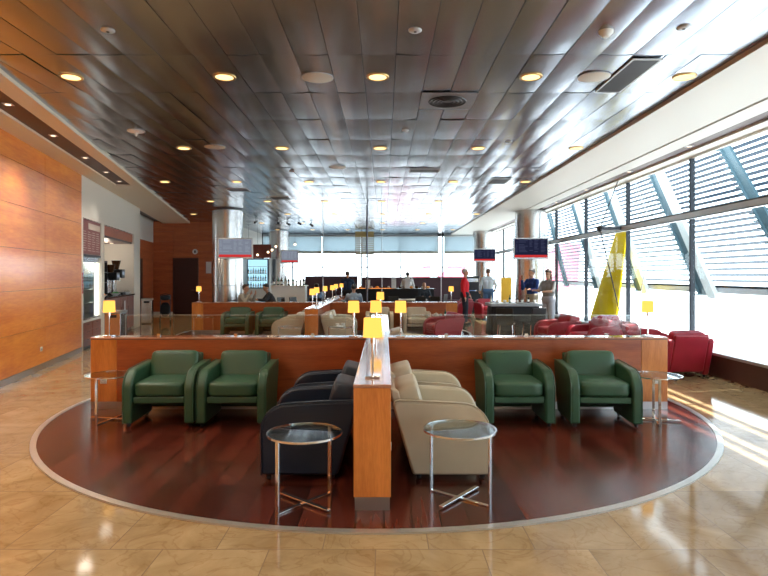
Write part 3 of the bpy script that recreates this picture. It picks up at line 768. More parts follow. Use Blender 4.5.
ST.put((3.07, 6.50, FZ), R(72), 'round glass side table at the right end of the foreground partition', gt)
ST.put((-4.85, 15.5, FZ), R(30), 'round glass side table left of the dim green armchairs in the farther bay', gt)
ST.put((-2.05, 12.62, 0), R(10), 'round glass side table before the tan chairs left of the farther spine', gt)
ST.put((-.96, 12.62, 0), R(15), 'round glass side table holding cups before the cream chairs of the farther spine', gt)
ST.put((1.56, 15.3, FZ), R(10), 'round glass side table with teapot beside the farther cream armchair', gt)
def cup_():
    t = thing('coffee_cup', '', 'cup')
    m = MB(); m.lathe([(0, 0), (.028, 0), (.040, .07), (.037, .07), (.026, .006), (0, .006)], seg=20); m.build('bowl', WHITEP, t, smooth=True)
    m = MB(); m.tube([(.036, 0, .058), (.058, 0, .052), (.056, 0, .026), (.033, 0, .02)], .005, 6); m.build('handle', WHITEP, t, smooth=True)
    m = MB(); m.lathe([(0, -.004), (.05, -.003), (.066, .006), (.05, .001), (0, .0)], seg=20); m.build('saucer', WHITEP, t, smooth=True)
    return t
CUP = Proto(cup_)
TT = FZ+.516
CUP.put((-1.02, 12.60, .522), 0, 'white cup on the farther glass table, left of two'); CUP.put((-.90, 12.70, .522), 1., 'white cup on the farther glass table, right of two')
t = thing('folded_napkin', 'crumpled white napkin on the farther glass table beside two cups', 'napkin', (-.96, 12.50, .517))
MB().pillow((0, 0, .02), (.08, .06, .02), 3, 5).build('napkin', WHITEP, t)
t = thing('teapot', 'small white teapot on the glass table beside the farther cream armchair', 'teapot', (1.38, 15.28, TT+.002))
m = MB(); m.lathe([(0, 0), (.05, 0), (.075, .05), (.06, .10), (.03, .115), (0, .12)], seg=20); m.build('body', TAN, t, smooth=True)
m = MB(); m.tube([(.06, 0, .04), (.10, 0, .07), (.12, 0, .105)], .012, 8); m.build('spout', TAN, t); m = MB(); m.tube([(-.06, 0, .09), (-.11, 0, .08), (-.10, 0, .04), (-.07, 0, .03)], .007, 8); m.build('handle', TAN, t)
MB().ball((0, 0, .125), .013).build('lid', TAN, t)
def bottle(loc, h, mat, label, group=None, name='glass_bottle'):
    t = thing(name, label, 'bottle', loc, 0, group); r = h*.14
    m = MB(); m.lathe([(0, 0), (r, 0), (r, h*.58), (r*.36, h*.76), (r*.34, h*.93), (0, h*.93)], seg=16); m.build('body', mat, t, smooth=True)
    m = MB(); m.rod((0, 0, h*.93), (0, 0, h), r*.4, seg=12); m.build('stopper', BLACK, t)
    m = MB(); m.lathe([(r*.98, h*.15), (r*1.03, h*.15), (r*1.03, h*.42), (r*.98, h*.42)], seg=16); m.build('wrapper', WHITEP, t)
    return t
BG = pbr('bottle_green', (.02, .10, .05), .1); BB = pbr('bottle_brown', (.06, .025, .01), .12); BC = pbr('bottle_clear', (.45, .5, .5), .1); BD = pbr('bottle_black', (.01, .012, .015), .12)
bottle((1.63, 15.34, TT+.001), .22, BG, 'green glass bottle on the table beside the farther cream armchair')
t = thing('drinking_glass', 'clear tumbler between teapot and bottle on the farther side table', 'glass', (1.50, 15.20, TT+.001))
MB().lathe([(0, 0), (.028, 0), (.033, .10), (.030, .10), (.026, .006), (0, .006)], seg=18).build('tumbler', EDGE, t, smooth=True)

# ------------------------------------------------------------------ table lamps
def lamp_():
    t = thing('table_lamp', '', 'lamp')
    MB().box(-.055, .055, -.055, .055, 0, .014).build('base', CHROME, t, .003)
    MB().rod((0, 0, .014), (0, 0, .30), .008, seg=12).build('pole', CHROME, t)
    MB().rod((0, 0, .25), (0, 0, .30), .016, seg=12).build('socket', CHROME, t)
    m = MB(); m.lathe([(.072, .297), (.066, .44), (.063, .44), (.069, .297), (.072, .297)], seg=36); m.build('lamp_shade', SHADE, t, smooth=True)
    MB().ball((0, 0, .345), .026).build('bulb', emis('bulb_glow', (1, .72, .35), 6.), t)
    MB().rod((-.064, 0, .43), (.064, 0, .43), .003, seg=6).build('spider', CHROME, t)
    return t
LP = Proto(lamp_); TOP = .889; gl = 'amber table lamps on the partitions'
LP.put((-.085, 4.32, TOP), 0, 'glowing amber table lamp on the front end of the near spine partition', gl)
LP.put((-.10, 7.18, TOP), 0, 'amber table lamp where the near spine meets the foreground partition', gl)
LP.put((-.07, 10.85, TOP), 0, 'amber table lamp at the far end of the near spine, behind the central one', gl)
LP.put((-.375, 7.19-.06, TOP), 0, 'amber table lamp on the foreground partition just left of the central lamps', gl)
LP.put((.205, 7.19-.06, TOP), 0, 'amber table lamp on the foreground partition just right of the central lamps', gl)
LP.put((-3.42, 7.18, TOP), 0, 'amber table lamp on the left end of the foreground partition', gl)
LP.put((3.28, 7.18, TOP), 0, 'amber table lamp on the right end of the foreground partition', gl)
LP.put((-5.24, 16.33, TOP), 0, 'small amber table lamp at the left end of the farther partition by the door', gl)
LP.put((1.90, 16.33, TOP), 0, 'small amber table lamp at the right end of the farther partition', gl)
for (x, y), s in zip([(-1.66, 13.4), (-1.74, 14.9), (-1.70, 16.6), (-1.60, 17.9), (-1.68, 20.2), (-1.60, 21.7)], ['front-most', 'second', 'third', 'fourth', 'fifth', 'farthest']):
    LP.put((x, y, TOP), 0, 'amber lamp on the farther spine, '+s+' one', gl)

# ------------------------------------------------------------------ ceiling fittings
def downlight_():
    t = thing('downlight', '', 'light')
    m = MB(); m.lathe([(.098, 0), (.098, -.008), (.122, -.010), (.128, 0)], seg=32); m.build('trim_ring', pbr('brass_ring', (.62, .42, .16), .3, .8), t, smooth=True)
    m = MB(); m.lathe([(0, -.002), (.099, -.002), (.099, -.006), (0, -.006)], seg=32); m.build('lens', DLIT, t)
    return t
DLP = Proto(downlight_)
spot = bpy.data.lights.new('downlight_beam', 'SPOT'); spot.energy = 29; spot.color = (1, .83, .62); spot.spot_size = R(130); spot.spot_blend = .8; spot.shadow_soft_size = .09
rown = {-1: 'row behind the camera', 0: 'row above the camera', 1: 'front row', 2: 'second row', 3: 'third row', 4: 'fourth row', 5: 'fifth row', 6: 'sixth row', 7: 'farthest row'}
coln = {-4: 'one column beyond the leftmost', -3: 'far left column', -2: 'leftmost column', -1: 'second column from the left', 0: 'centre column', 1: 'second column from the right', 2: 'rightmost column'}
HL = HC-.012
for r_ in range(-1, 8):
    yy = 6.4+(r_-1)*3.6
    if yy > YF-.5: continue
    for c_ in range(-4, 3):
        xx = -.07+1.70*c_
        if xx < xl(yy)+.25 or xx > XR-.18: continue
        if r_ in (4, 6) and c_ in (2,): continue
        o = DLP.put((xx, yy, HL), 0, 'round warm recessed downlight, '+rown[r_]+', '+coln[c_], 'recessed downlights in the metal ceiling')
        if r_ <= 5:
            L_ = bpy.data.objects.new('downlight_beam', spot); C.objects.link(L_); L_.parent = o; L_.location = (0, 0, -.03)
def disc_speaker():
    t = thing('ceiling_speaker', '', 'speaker')
    m = MB(); m.lathe([(0, -.012), (.15, -.012), (.165, -.006), (.168, 0)], seg=40); m.build('grille', pbr('speaker_cream', (.62, .58, .50), .5), t, smooth=True)
    m = MB(); m.lathe([(.166, 0), (.166, -.006), (.178, -.006), (.178, 0)], seg=40); m.build('trim_ring', FRAMEG, t)
    return t
SPK = Proto(disc_speaker)
for x, y, lb in ((-.74, 6.42, 'round cream ceiling speaker between the front-row downlights left of centre'), (2.33, 6.40, 'round cream ceiling speaker beside the rectangular vent grille'), (-2.9, 9.9, 'round ceiling speaker left of centre near the second downlight row'), (-.95, 11.75, 'small round ceiling speaker farther back left of centre')):
    SPK.put((x, y, HL), 0, lb, 'round ceiling speakers')
# round vent on plate
t = thing('round_air_vent', 'dark round air diffuser in a square ceiling panel right of centre', 'vent', (.80, 7.28, HL))
MB().box(-.34, .34, -.34, .34, -.010, -.002).build('plate', pbr('vent_plate', (.30, .30, .33), .4, .8), t)
m = MB()
for rr_ in (.06, .11, .16, .21): m.lathe([(rr_, -.012), (rr_+.022, -.020), (rr_+.03, -.012)], seg=40)
m.build('diffuser_ring', DARKM, t); m = MB(); m.lathe([(0, -.0105), (.24, -.0105), (.24, -.0125), (0, -.0125)], seg=40); m.build('diffuser_back', BLACK, t)
def grille(loc, w, l, label):
    t = thing('vent_grille', label, 'vent', loc, 0, 'rectangular ceiling grilles')
    MB().box(-w/2, w/2, -l/2, l/2, -.008, -.002).build('back', BLACK, t)
    m = MB(); m.box(-w/2-.02, -w/2, -l/2-.02, l/2+.02, -.014, 0); m.box(w/2, w/2+.02, -l/2-.02, l/2+.02, -.014, 0); m.box(-w/2, w/2, -l/2-.02, -l/2, -.014, 0); m.box(-w/2, w/2, l/2, l/2+.02, -.014, 0); m.build('frame', FRAMEG, t)
    m = MB()
    q = -w/2+.02
    while q < w/2: m.box(q-.003, q+.003, -l/2, l/2, -.013, -.008); q += .022
    q = -l/2+.02
    while q < l/2: m.box(-w/2, w/2, q-.002, q+.002, -.012, -.008); q += .03
    m.build('lattice', pbr('grille_bar', (.12, .12, .13), .4, .5) if 'grille_bar' not in MATS else MATS['grille_bar'], t)
grille((2.675, 6.38, HL), .27, 1.02, 'long dark rectangular vent grille in the ceiling at upper right')
grille((2.68, 13.5, HL), .40, .7, 'small dark square vent grille above the right column')
grille((.85, 12.1, HL), .6, .35, 'wide slim vent grille in the ceiling right of centre')
grille((-2.95, 16.4, HL), .5, .5, 'square ceiling grille at left before the large left column')
grille((-3.75, 14.9, HL), .5, .4, 'pale ceiling grille at left near the wood wall')
def detector_():
    t = thing('smoke_detector', '', 'smoke detector')
    m = MB(); m.lathe([(0, -.055), (.03, -.055), (.045, -.035), (.062, -.022), (.065, 0)], seg=28); m.build('housing', WHITEP, t, smooth=True)
    m = MB(); m.lathe([(.046, -.034), (.050, -.031), (.050, -.027), (.046, -.024)], seg=28); m.build('slot', BLACK, t)
    return t
DT = Proto(detector_)
def sensor_():
    t = thing('ceiling_sensor', '', 'sensor')
    MB().lathe([(0, -.016), (.045, -.015), (.058, -.008), (.062, 0)], seg=28).build('cover', FRAMEG, t, smooth=True); MB().lathe([(0, -.020), (.012, -.020), (.016, -.016), (0, -.016)], seg=16).build('lens', BLACK, t); return t
SN = Proto(sensor_)
for x, y, lb in ((2.0, 5.2, 'white smoke detector in the ceiling at top right'), (.28, 5.18, 'small round sensor in the ceiling at top centre'), (2.66, 5.12, 'small round sensor in the ceiling at the far top right'), (-2.48, 5.18, 'small round sensor in the ceiling at top left'), (.32, 8.75, 'small sensor in the ceiling below the round vent'), (-1.95, 12.2, 'small sensor in the ceiling before the left column'), (2.05, 9.5, 'small sensor in the ceiling right of centre')):
    (DT if 'detector' in lb else SN).put((x, y, HL), 0, lb, None if 'detector' in lb else 'ceiling sensors')
t = thing('wifi_antenna', 'white disc antenna with a pointed tip hanging from the left ceiling', 'antenna', (-3.78, 8.8, HL))
m = MB(); m.lathe([(0, -.035), (.05, -.033), (.13, -.012), (.13, 0)], seg=32); m.build('disc', WHITEP, t, smooth=True)
m = MB(); m.lathe([(.03, -.034), (.012, -.08), (0, -.082)], seg=16); m.build('tip', WHITEP, t, smooth=True)
# small downlights in the bronze bands
def small_light_():
    t = thing('band_spotlight', '', 'light')
    MB().box(-.055, .055, -.055, .055, -.008, 0).build('plate', FRAMEG, t); m = MB(); m.lathe([(0, -.008), (.035, -.008), (.035, -.012), (0, -.012)], seg=20); m.build('lens', SLIT, t); return t
SM = Proto(small_light_)
for i, z in enumerate((4.6, 7.25, 8.9, 10.6, 12.1, 13.3)):
    p = LW(z, (b0+b1)/2, H+.034); wl_ = SM.put(p, TH, 'small square spotlight in the left bronze ceiling band, number %d from the camera' % (i+1), 'spotlights in the ceiling bands')
for i, z in enumerate((-1.5, .5, 2.5)):
    SM.put(LW(z, (b0+b1)/2, H+.034), TH, 'small square spotlight in the left bronze ceiling band, %s of those behind the frame edge' % ['rearmost', 'middle', 'foremost'][i], 'spotlights in the ceiling bands')
wash = bpy.data.lights.new('band_beam', 'SPOT'); wash.energy = 150; wash.color = (1, .90, .76); wash.spot_size = R(140); wash.spot_blend = .8; wash.shadow_soft_size = .06
wash2 = wash.copy(); wash2.energy = 60; wash2.shadow_soft_size = .12
for z in (-1.5, .5, 2.5, 4.6, 7.25, 8.9, 10.6, 12.1, 13.3):
    L_ = bpy.data.objects.new('band_beam', wash if z < 10 else wash2); C.objects.link(L_); L_.location = LW(z, (b0+b1)/2, H+.01); L_.rotation_euler = (0, R(-14), TH)
for i, z in enumerate((4.9, 7.4, 9.8, 12.2, 14.8, 17.4, 20)):
    SM.put((5.185, z, H+.039), 0, 'small square spotlight in the right bronze ceiling band, number %d from the camera' % (i+1), 'spotlights in the ceiling bands')
def track_():
    t = thing('ceiling_spotlight', '', 'spotlight')
    MB().rod((0, 0, 0), (0, 0, -.10), .012).build('stem', BLACK, t); MB().rod((-.02, -.09, -.16), (.03, .05, -.10), .05, .04, 16).build('head', BLACK, t, smooth=True); return t
TR = Proto(track_)
for i, (x, y) in enumerate(((-5.0, 22.5), (-4.2, 22.8), (-3.9, 23.4), (-3.4, 23.1), (-3.0, 23.8))):
    TR.put((x, y, HL), i*.7, 'small black ceiling spotlight above the bar, number %d from the left' % (i+1), 'black spotlights above the bar')

# rods and post in mid-room
for x, lb in ((-1.73, 'left'), (-.06, 'middle'), (1.62, 'right')):
    t = thing('hanging_rod', 'thin pale vertical rod from the farther partition to the ceiling, '+lb+' of three', 'rod', (x, 16.36, .889), 0, 'thin vertical rods')
    MB().rod((0, 0, 0.004), (0, 0, HC-.91), .010, seg=10).build('rod', FRAMEG, t); MB().rod((0, 0, 0), (0, 0, .01), .035, seg=16).build('foot', FRAMEG, t)
t = thing('slim_post', 'dark slim floor-to-ceiling post at the centre before the far window', 'post', (-.53, 18.1, 0))
MB().rod((0, 0, .01), (0, 0, HC-.02), .028, seg=16).build('post', pbr('post_grey', (.12, .12, .15), .4, .5), t, smooth=True); MB().rod((0, 0, 0), (0, 0, .012), .09, seg=24).build('foot', KICK, t)
t = thing('hanging_screen', 'gold and grey slatted hanging panel in front of the far window', 'panel', (-.95, 28.3, 0))
MB().box(-.46, .46, -.03, .03, 3.50, 3.78).build('header', GOLDP, t)
m = MB()
for i in range(9): m.box(-.46, .46, -.012, .012, 2.55+i*.105, 2.55+i*.105+.055)
m.build('slats', pbr('slat_beige', (.42, .38, .27), .5), t)
m = MB(); m.rod((-.45, 0, 2.5), (-.45, 0, 3.6), .008); m.rod((.45, 0, 2.5), (.45, 0, 3.6), .008); m.build('cord', DARKM, t)

# ------------------------------------------------------------------ left wall fittings: menu board, fridge, bar niche
def Lthing(name, label, cat, y, off=0, h=0, group=None):
    t = thing(name, label, cat, LM @ Vector((off, y, h)), TH, group); return t
t = Lthing('menu_board', 'dark red menu board with pale lettering above the lit display fridge', 'menu board', (Y1+Y2)/2, -.02, 2.12)
w = (Y2-Y1)/2-.015
MB().box(-.08, 0, -w, w, 0, .77).build('board', MENU, t)
m = MB(); m.box(0, .004, -w+.45, w-.04, .56, .70); m.build('header_strip', MENUT, t)
m = MB(); rnd = random.Random(3)
for c_ in range(4):
    for r_ in range(9):
        a = -w+.05+c_*(2*w-.1)/4; m.box(0, .004, a+.02, a+.02+(2*w/4-.08)*(.5+.5*rnd.random()), .49-r_*.052, .503-r_*.052)
m.build('menu_lines', MENUT, t)
MB().box(-.1, .01, -w, w, -.06, -.01).build('lower_rail', BLACK, t)
# fridge
t = Lthing('display_fridge', 'glass-fronted display fridge with lit edge under the menu board', 'fridge', (Y1+Y2)/2, -.05, .64)
MB().box(-.75, -.72, -w, w, 0, 1.42).build('back_panel', pbr('fridge_back', (.34, .33, .18), .5), t)
m = MB(); m.box(-.75, 0, -w, -w+.03, 0, 1.42); m.box(-.75, 0, w-.03, w, 0, 1.42); m.box(-.75, 0, -w, w, 1.30, 1.42); m.box(-.75, 0, -w, w, 0, .04); m.build('cabinet', STEEL, t)
MB().box(-.06, .012, w-.20, w-.035, .05, 1.30).build('light_strip', FRIDGE, t)
MB().box(-.60, -.10, -w+.1, w-.25, 1.285, 1.298).build('top_light', FRIDGE, t)
for q in range(3): MB().box(-.70, -.08, -w+.04, w-.22, .36+q*.31, .372+q*.31).build('shelf', EDGE, t)
MB().box(-.01, -.004, -w+.03, w-.21, .04, 1.30).build('door', SCRG, t)
fr = ['blue', 'teal', 'green', 'orange', 'white', 'blue']
fc = {'blue': (.03, .10, .55), 'teal': (.05, .35, .35), 'green': (.1, .4, .1), 'orange': (.8, .3, .05), 'white': (.75, .75, .7)}
k_ = 0
for sh_ in range(4):
    for q in range(6):
        yy = (Y1+Y2)/2-w+.12+q*.17
        c_ = fr[(q+sh_*2) % 6]; k_ += 1
        hh = .14 if sh_ else .24
        z0 = .64+(.052+.004 if sh_ == 0 else .374+(sh_-1)*.31)
        t = Lthing('drink_carton' if q % 2 else 'drink_can', '%s packaged drink in the display fridge, %s shelf, %s from the left' % (c_, ['bottom', 'second', 'third', 'top'][sh_], ['first', 'second', 'third', 'fourth', 'fifth', 'sixth'][q]), 'drink', yy, -.30, z0, 'drinks in the display fridge')
        mt = MATS.get('pack_'+c_) or pbr('pack_'+c_, fc[c_], .35)
        if q % 2: MB().box(-.04, .04, -.04, .04, 0, hh).build('carton', mt, t, .004); MB().box(-.02, .02, -.03, .03, hh, hh+.02).build('spout', WHITEP, t)
        else: MB().lathe([(0, 0), (.028, 0), (.033, .01), (.033, hh-.01), (.026, hh), (0, hh)], seg=16).build('can', mt, t, smooth=True); MB().rod((0, 0, hh), (0, 0, hh+.004), .024, seg=14).build('lid', STEEL, t)
# drawer cabinet below fridge
t = Lthing('drawer_cabinet', 'dark red-brown drawer cabinet below the display fridge', 'cabinet', (Y1+Y2)/2, -.02, 0)
MB().box(-.75, 0, -w, w, .06, .60).build('body', WOODC, t); MB().box(-.75, -.05, -w, w, 0, .06).build('plinth', BLACK, t)
MB().box(-.78, .02, -w, w, .60, .635).build('worktop', WHITEP, t, .004)
for c_ in range(2):
    for r_ in range(3):
        a = -w+.02+c_*w; d = MB().box(0, .018, a, a+w-.04, .09+r_*.168, .09+r_*.168+.155).build('drawer', WOODC, t, .003)
        MB().box(.018, .03, a+w/2-.10, a+w/2+.06, .09+r_*.168+.12, .09+r_*.168+.132).build('handle', STEEL, d)
t = Lthing('red_notice', 'narrow red vertical notice on the cream pier beside the fridge', 'notice', (YA+Y1)/2, .006, 1.25)
MB().box(-.004, 0, -.04, .04, 0, .45).build('sheet', pbr('notice_red', (.5, .06, .08), .5), t); m = MB(); 
for i in range(5): m.box(0, .002, -.025, .025, .05+i*.08, .07+i*.08)
m.build('lettering', MENUT, t)
# bar niche
t = Lthing('canopy', 'red-brown wooden canopy over the coffee bar niche', 'canopy', (Y3+Y4)/2, -.04, 2.60); w = (Y4-Y3)/2-.01
MB().box(-1.4, 0, -w, w, .05, .29).build('header', WOODB, t); MB().box(-1.4, -.02, -w, w, 0, .05).build('underside', BRONZE, t)
for q in range(5): MB().rod((-.5, -w+.4+q*.68, -.001), (-.5, -w+.4+q*.68, -.012), .05, seg=18).build('light', SLIT, t)
MB().box(-1.38, -1.34, -w+.1, w-.1, -.03, -.001).build('light_strip', GLOW, t)
t = Lthing('bar_cabinet', 'red-brown counter cabinet with dark top in the coffee niche', 'cabinet', (Y3+Y4)/2, -.02, 0)
MB().box(-.65, 0, -w, w, .08, 1.04).build('body', WOODC, t); MB().box(-.65, -.05, -w, w, 0, .08).build('plinth', BLACK, t); MB().box(-.68, .05, -w, w, 1.04, 1.08).build('worktop', pbr('worktop_dark', (.03, .03, .035), .15), t, .004)
for q in range(4): 
    a = -w+.02+q*w/2; d = MB().box(0, .018, a, a+w/2-.02, .10, 1.02).build('door', WOODC, t, .003); MB().box(.018, .03, a+.05, a+.07, .5, .75).build('handle', STEEL, d)
t = Lthing('white_notice', 'white paper notice fixed on the bar cabinet door', 'notice', Y3+2.15, .034, .62)
MB().box(-.006, 0, -.09, .09, 0, .30).build('sheet', WHITEP, t)
t = Lthing('tall_screen', 'dark grey tall panel at the left inside the coffee niche', 'panel', Y3+1.9, -1.42, 0)
MB().box(-.05, 0, -1.6, .3, 0, 2.50).build('panel', pbr('panel_grey', (.05, .055, .07), .4), t)
t = Lthing('niche_shelving', 'dark shelving with white cups behind the coffee counter', 'shelf', Y3+.9, -.45, 1.082)
for q in range(3): MB().box(-.15, .15, -.7, .7, .35+q*.28, .37+q*.28).build('shelf', BLACK, t)
for s in (-.69, .69): MB().box(-.15, .15, s-.01, s+.01, 0, .95).build('upright', BLACK, t)
for sh_ in range(3):
    for q in range(5):
        t = Lthing('stacked_cups', 'stack of white cups on the niche shelving, shelf %s, %s' % (['lowest', 'middle', 'top'][sh_], ['first', 'second', 'third', 'fourth', 'fifth'][q]), 'cups', Y3+.35+q*.27, -.45, 1.082+.371+sh_*.28, 'cup stacks in the coffee niche')
        MB().lathe([(0, 0), (.03, 0), (.045, .07), (.032, .072), (.045, .13), (.033, .132), (.045, .19), (0, .19)], seg=16).build('cup_stack', WHITEP, t, smooth=True)
def coffee(loc_y, label, s=1.):
    t = Lthing('coffee_machine', label, 'coffee machine', loc_y, -.33, 1.082)
    MB().box(-.22, .22, -.2, .2, 0, .06).build('drip_tray', BLACK, t, .004); MB().box(-.22, -.02, -.2, .2, .06, .62*s).build('body', STEEL, t, .01)
    MB().box(-.22, .20, -.2, .2, .42*s, .64*s).build('head', BLACK, t, .015); MB().rod((.1, 0, .42*s), (.1, 0, .34*s), .025).build('spout', CHROME, t)
    MB().lathe([(0, .64*s), (.07, .64*s), (.13, .86*s), (.12, .86*s), (0, .70*s)], seg=20).build('hopper', BB, t, smooth=True)
    MB().box(.2, .205, -.12, .12, .50*s, .58*s).build('display', TXT2, t); return t
coffee(Y3+2.1, 'steel and black coffee machine on the niche counter, left of two', 1.)
coffee(Y3+2.75, 'tall steel coffee machine on the niche counter, right of two', 1.15)
for q, c_ in enumerate(['orange', 'green', 'white']):
    t = Lthing('fruit_bowl' if q < 2 else 'pastry_plate', ['white bowl of oranges on the near end of the niche counter', 'white bowl of green fruit on the niche counter', 'white plate of pastries at the far end of the niche counter'][q], 'bowl' if q < 2 else 'plate', Y3+[.25, 1.7, 3.15][q], -.12, 1.082)
    m = MB(); m.lathe([(0, 0), (.06, 0), (.13, .07), (.125, .07), (.055, .008), (0, .008)], seg=24); m.build('bowl', WHITEP, t, smooth=True)
    mt = [ORNG, MATS['pack_green'], TAN][q]
    for i in range(5): MB().ball((.05*math.cos(i*1.26), .05*math.sin(i*1.26), .07), .035, 12, 8).build('fruit', mt, t, smooth=True)
def niche_lamp(y, off, h, e, c):
    l = bpy.data.lights.new('niche_lamp', 'POINT'); l.energy = e; l.color = c; l.shadow_soft_size = .06
    o = bpy.data.objects.new('niche_lamp', l); C.objects.link(o); o.location = LM @ Vector((off, y, h))
niche_lamp((Y1+Y2)/2, -.35, 1.88, 9, (1, .93, .75)); niche_lamp(Y3+.9, -.6, 2.35, 12, (1, .85, .68)); niche_lamp(Y3+2.6, -.6, 2.35, 12, (1, .85, .68))
# bin, trolley bag
def bin_(loc, w, h, label, rz=0):
    t = thing('waste_bin', label, 'bin', loc, rz)
    MB().box(-w/2, w/2, -w/2, w/2, .02, h-.06).build('body', STEEL, t, .01); MB().box(-w/2-.004, w/2+.004, -w/2-.004, w/2+.004, h-.055, h).build('lid', KICK, t, .006); MB().box(-w/4, w/4, -w/2-.008, -w/2-.003, h-.15, h-.09).build('flap', BLACK, t); MB().box(-w/2+.02, w/2-.02, -w/2+.02, w/2-.02, 0, .02).build('foot', BLACK, t)
bin_((-8.02, 19.55, 0), .34, .86, 'steel waste bin against the pier past the coffee bar', TH)
bin_((-5.85, 12.6, 0), .34, .88, 'slim steel bin standing before the coffee bar near the left lamp')
t = thing('stroller', 'folded black pushchair with bags parked beside the steel bin', 'stroller', (-7.62, 20.1, 0), R(20))
m = MB()
for s in (-.16, .16):
    m.tube([(s, -.2, .1), (s, .1, .55), (s, .22, .95)], .014, 8); m.tube([(s, .22, .1), (s, 0, .5), (s, -.12, .75)], .014, 8)
m.build('frame', DARKM, t)
MB().pillow((0, .02, .45), (.15, .14, .25), 3, 6).build('seat', BLACKF, t); MB().pillow((0, .0, .86), (.17, .16, .10), 2.5, 6).build('canopy', BLACKF, t)
for s in (-.17, .17):
    for y_ in (-.2, .22): MB().rod((s-.02, y_, .09), (s+.02, y_, .09), .09, seg=20).build('wheel', BLACK, t)
MB().tube([(-.16, .22, .95), (0, .26, .99), (.16, .22, .95)], .014).build('handle', BLACK, t)

# ------------------------------------------------------------------ far bar, counters
t = thing('bar_counter', 'white bar counter with bottles beside the farther left column', 'bar', (-3.6, 22.6, 0))
MB().box(-.75, .55, -.3, .3, 0, 1.21).build('body', pbr('bar_white', (.80, .82, .84), .3), t, .01); MB().box(-.80, .60, -.34, .34, 1.21, 1.25).build('top', WHITEP, t, .005)
rnd = random.Random(5)
for i in range(9):
    bottle((-4.3+i*.145, 22.55+.12*(i % 2), 1.252), .26+.10*rnd.random(), [BD, BG, BB, BC][i % 4], 'dark bottle standing on the white bar counter, number %d from the left' % (i+1), 'bottles on the white bar')
t = thing('back_bar', 'glowing blue-white back bar cabinet with shelves left of the farther column', 'cabinet', (-6.02, 27.4, 0))
MB().box(-.50, .50, .10, .4, 0, 2.45).build('body', pbr('backbar_dark', (.05, .07, .10), .4), t); MB().box(-.46, .46, .09, .099, 1.05, 2.38).build('light_panel', BARLIT, t)
for q in range(4): MB().box(-.5, .5, -.1, .09, 1.02+q*.34, 1.04+q*.34).build('shelf', EDGE, t)
MB().box(-.5, .5, -.3, .1, 0, 1.0).build('counter', WHITEP, t)
for i in range(24):
    q = i//8; bottle((-6.42+(i % 8)*.115, 27.36, 1.042+q*.34), .22+.06*rnd.random(), [BD, BB, BG, BC, BD][i % 5], 'bottle on the %s shelf of the glowing back bar, place %d' % (['lowest', 'middle', 'upper'][q], i % 8+1), 'bottles on the back bar')
t = thing('bar_sign', 'dark red panel hanging over the back bar with a violet left part', 'sign', (-5.75, 26.2, 2.42))
MB().box(-.22, .62, 0, .05, 0, .62).build('panel', MENU, t); MB().box(-.46, -.22, 0, .05, 0, .62).build('violet_panel', pbr('violet', (.16, .12, .26), .5), t)
m = MB(); m.rod((-.4, .02, .62), (-.4, .02, 1.40), .006); m.rod((.55, .02, .62), (.55, .02, 1.40), .006); m.build('hanger', DARKM, t)
m = MB()
for i in range(4): m.box(-.42, -.27, -.004, 0, .12+i*.12, .15+i*.12)
m.build('lettering', TXT2, t)
for i, (x, z, h) in enumerate(((-5.15, 23.5, 2.47), (-4.72, 23.5, 2.58), (-4.58, 23.6, 2.67), (-4.44, 23.7, 2.82), (-3.70, 24.0, 2.92))):
    t = thing('pendant_bulb', 'small bare warm pendant bulb over the bar, number %d from the left' % (i+1), 'pendant lamp', (x, z, h), 0, 'pendant bulbs over the bar')
    MB().ball((0, 0, 0), .045).build('bulb', emis('pendant_glow', (1, .75, .45), 4.) if 'pendant_glow' not in MATS else MATS['pendant_glow'], t, smooth=True)
    MB().rod((0, 0, .04), (0, 0, .11), .022).build('holder', BLACK, t); MB().rod((0, 0, .11), (0, 0, HC-.01-h), .004, seg=6).build('cord', BLACK, t)
def bar_chair_():
    t = thing('shell_chair', '', 'chair')
    m = MB(); m.prism([(-.20, .46), (.16, .45), (.22, .60), (.26, .86), (.235, .87), (.19, .60), (.14, .475), (-.20, .485)], -.2, .2, 'x'); m.build('shell', BLACK, t, .01, True)
    for sx in (-.16, .16):
        for sy in (-.16, .14): MB().rod((sx, sy, .46), (sx*1.25, sy*1.3, .003), .010).build('leg', CHROME, t)
    return t
BC_ = Proto(bar_chair_)
BC_.put((-3.42, 20.2, 0), R(60), 'black shell chair before the white bar counter, left of two'); BC_.put((-3.05, 20.5, 0), R(60), 'black shell chair before the white bar counter, right of two')
BC_.put((-3.30, 17.6, 0), R(150), 'black shell chair at the table of the two seated people')
# high-backed benches by the far window
for a, b, y, h, lb in ((-3.75, -1.25, 27.2, 1.60, 'tall dark plum bench back at left before the far window'), (-1.1, 4.1, 28.9, 1.55, 'long low dark plum bench along the far window')):
    t = thing('banquette', lb, 'bench', ((a+b)/2, y, 0)); w = (b-a)/2
    mm_ = MATS.get('plum') or pbr('plum', (.075, .035, .05), .5)
    MB().box(-w, w, .15, .35, .05, h).build('backrest', mm_, t, .03, True); MB().box(-w, w, -.4, .15, .05, .42).build('seat', mm_, t, .04, True); MB().box(-w+.05, w-.05, -.35, .3, 0, .05).build('plinth', BLACK, t)
t = thing('buffet_counter', 'long black buffet counter with warm-lit food before the far window', 'counter', (.75, 24.6, 0))
MB().box(-2.35, 1.35, -.35, .35, .04, 1.04).build('body', BLACKF, t, .01); MB().box(-2.4, 1.4, -.4, .4, 1.04, 1.08).build('top', pbr('granite_dark', (.05, .045, .045), .2), t, .006); MB().box(-2.3, 1.3, -.3, .3, 0, .04).build('plinth', BLACK, t)
MB().box(-2.1, -.3, -.32, -.28, 1.081, 1.10).build('warming_strip', GLOW, t)
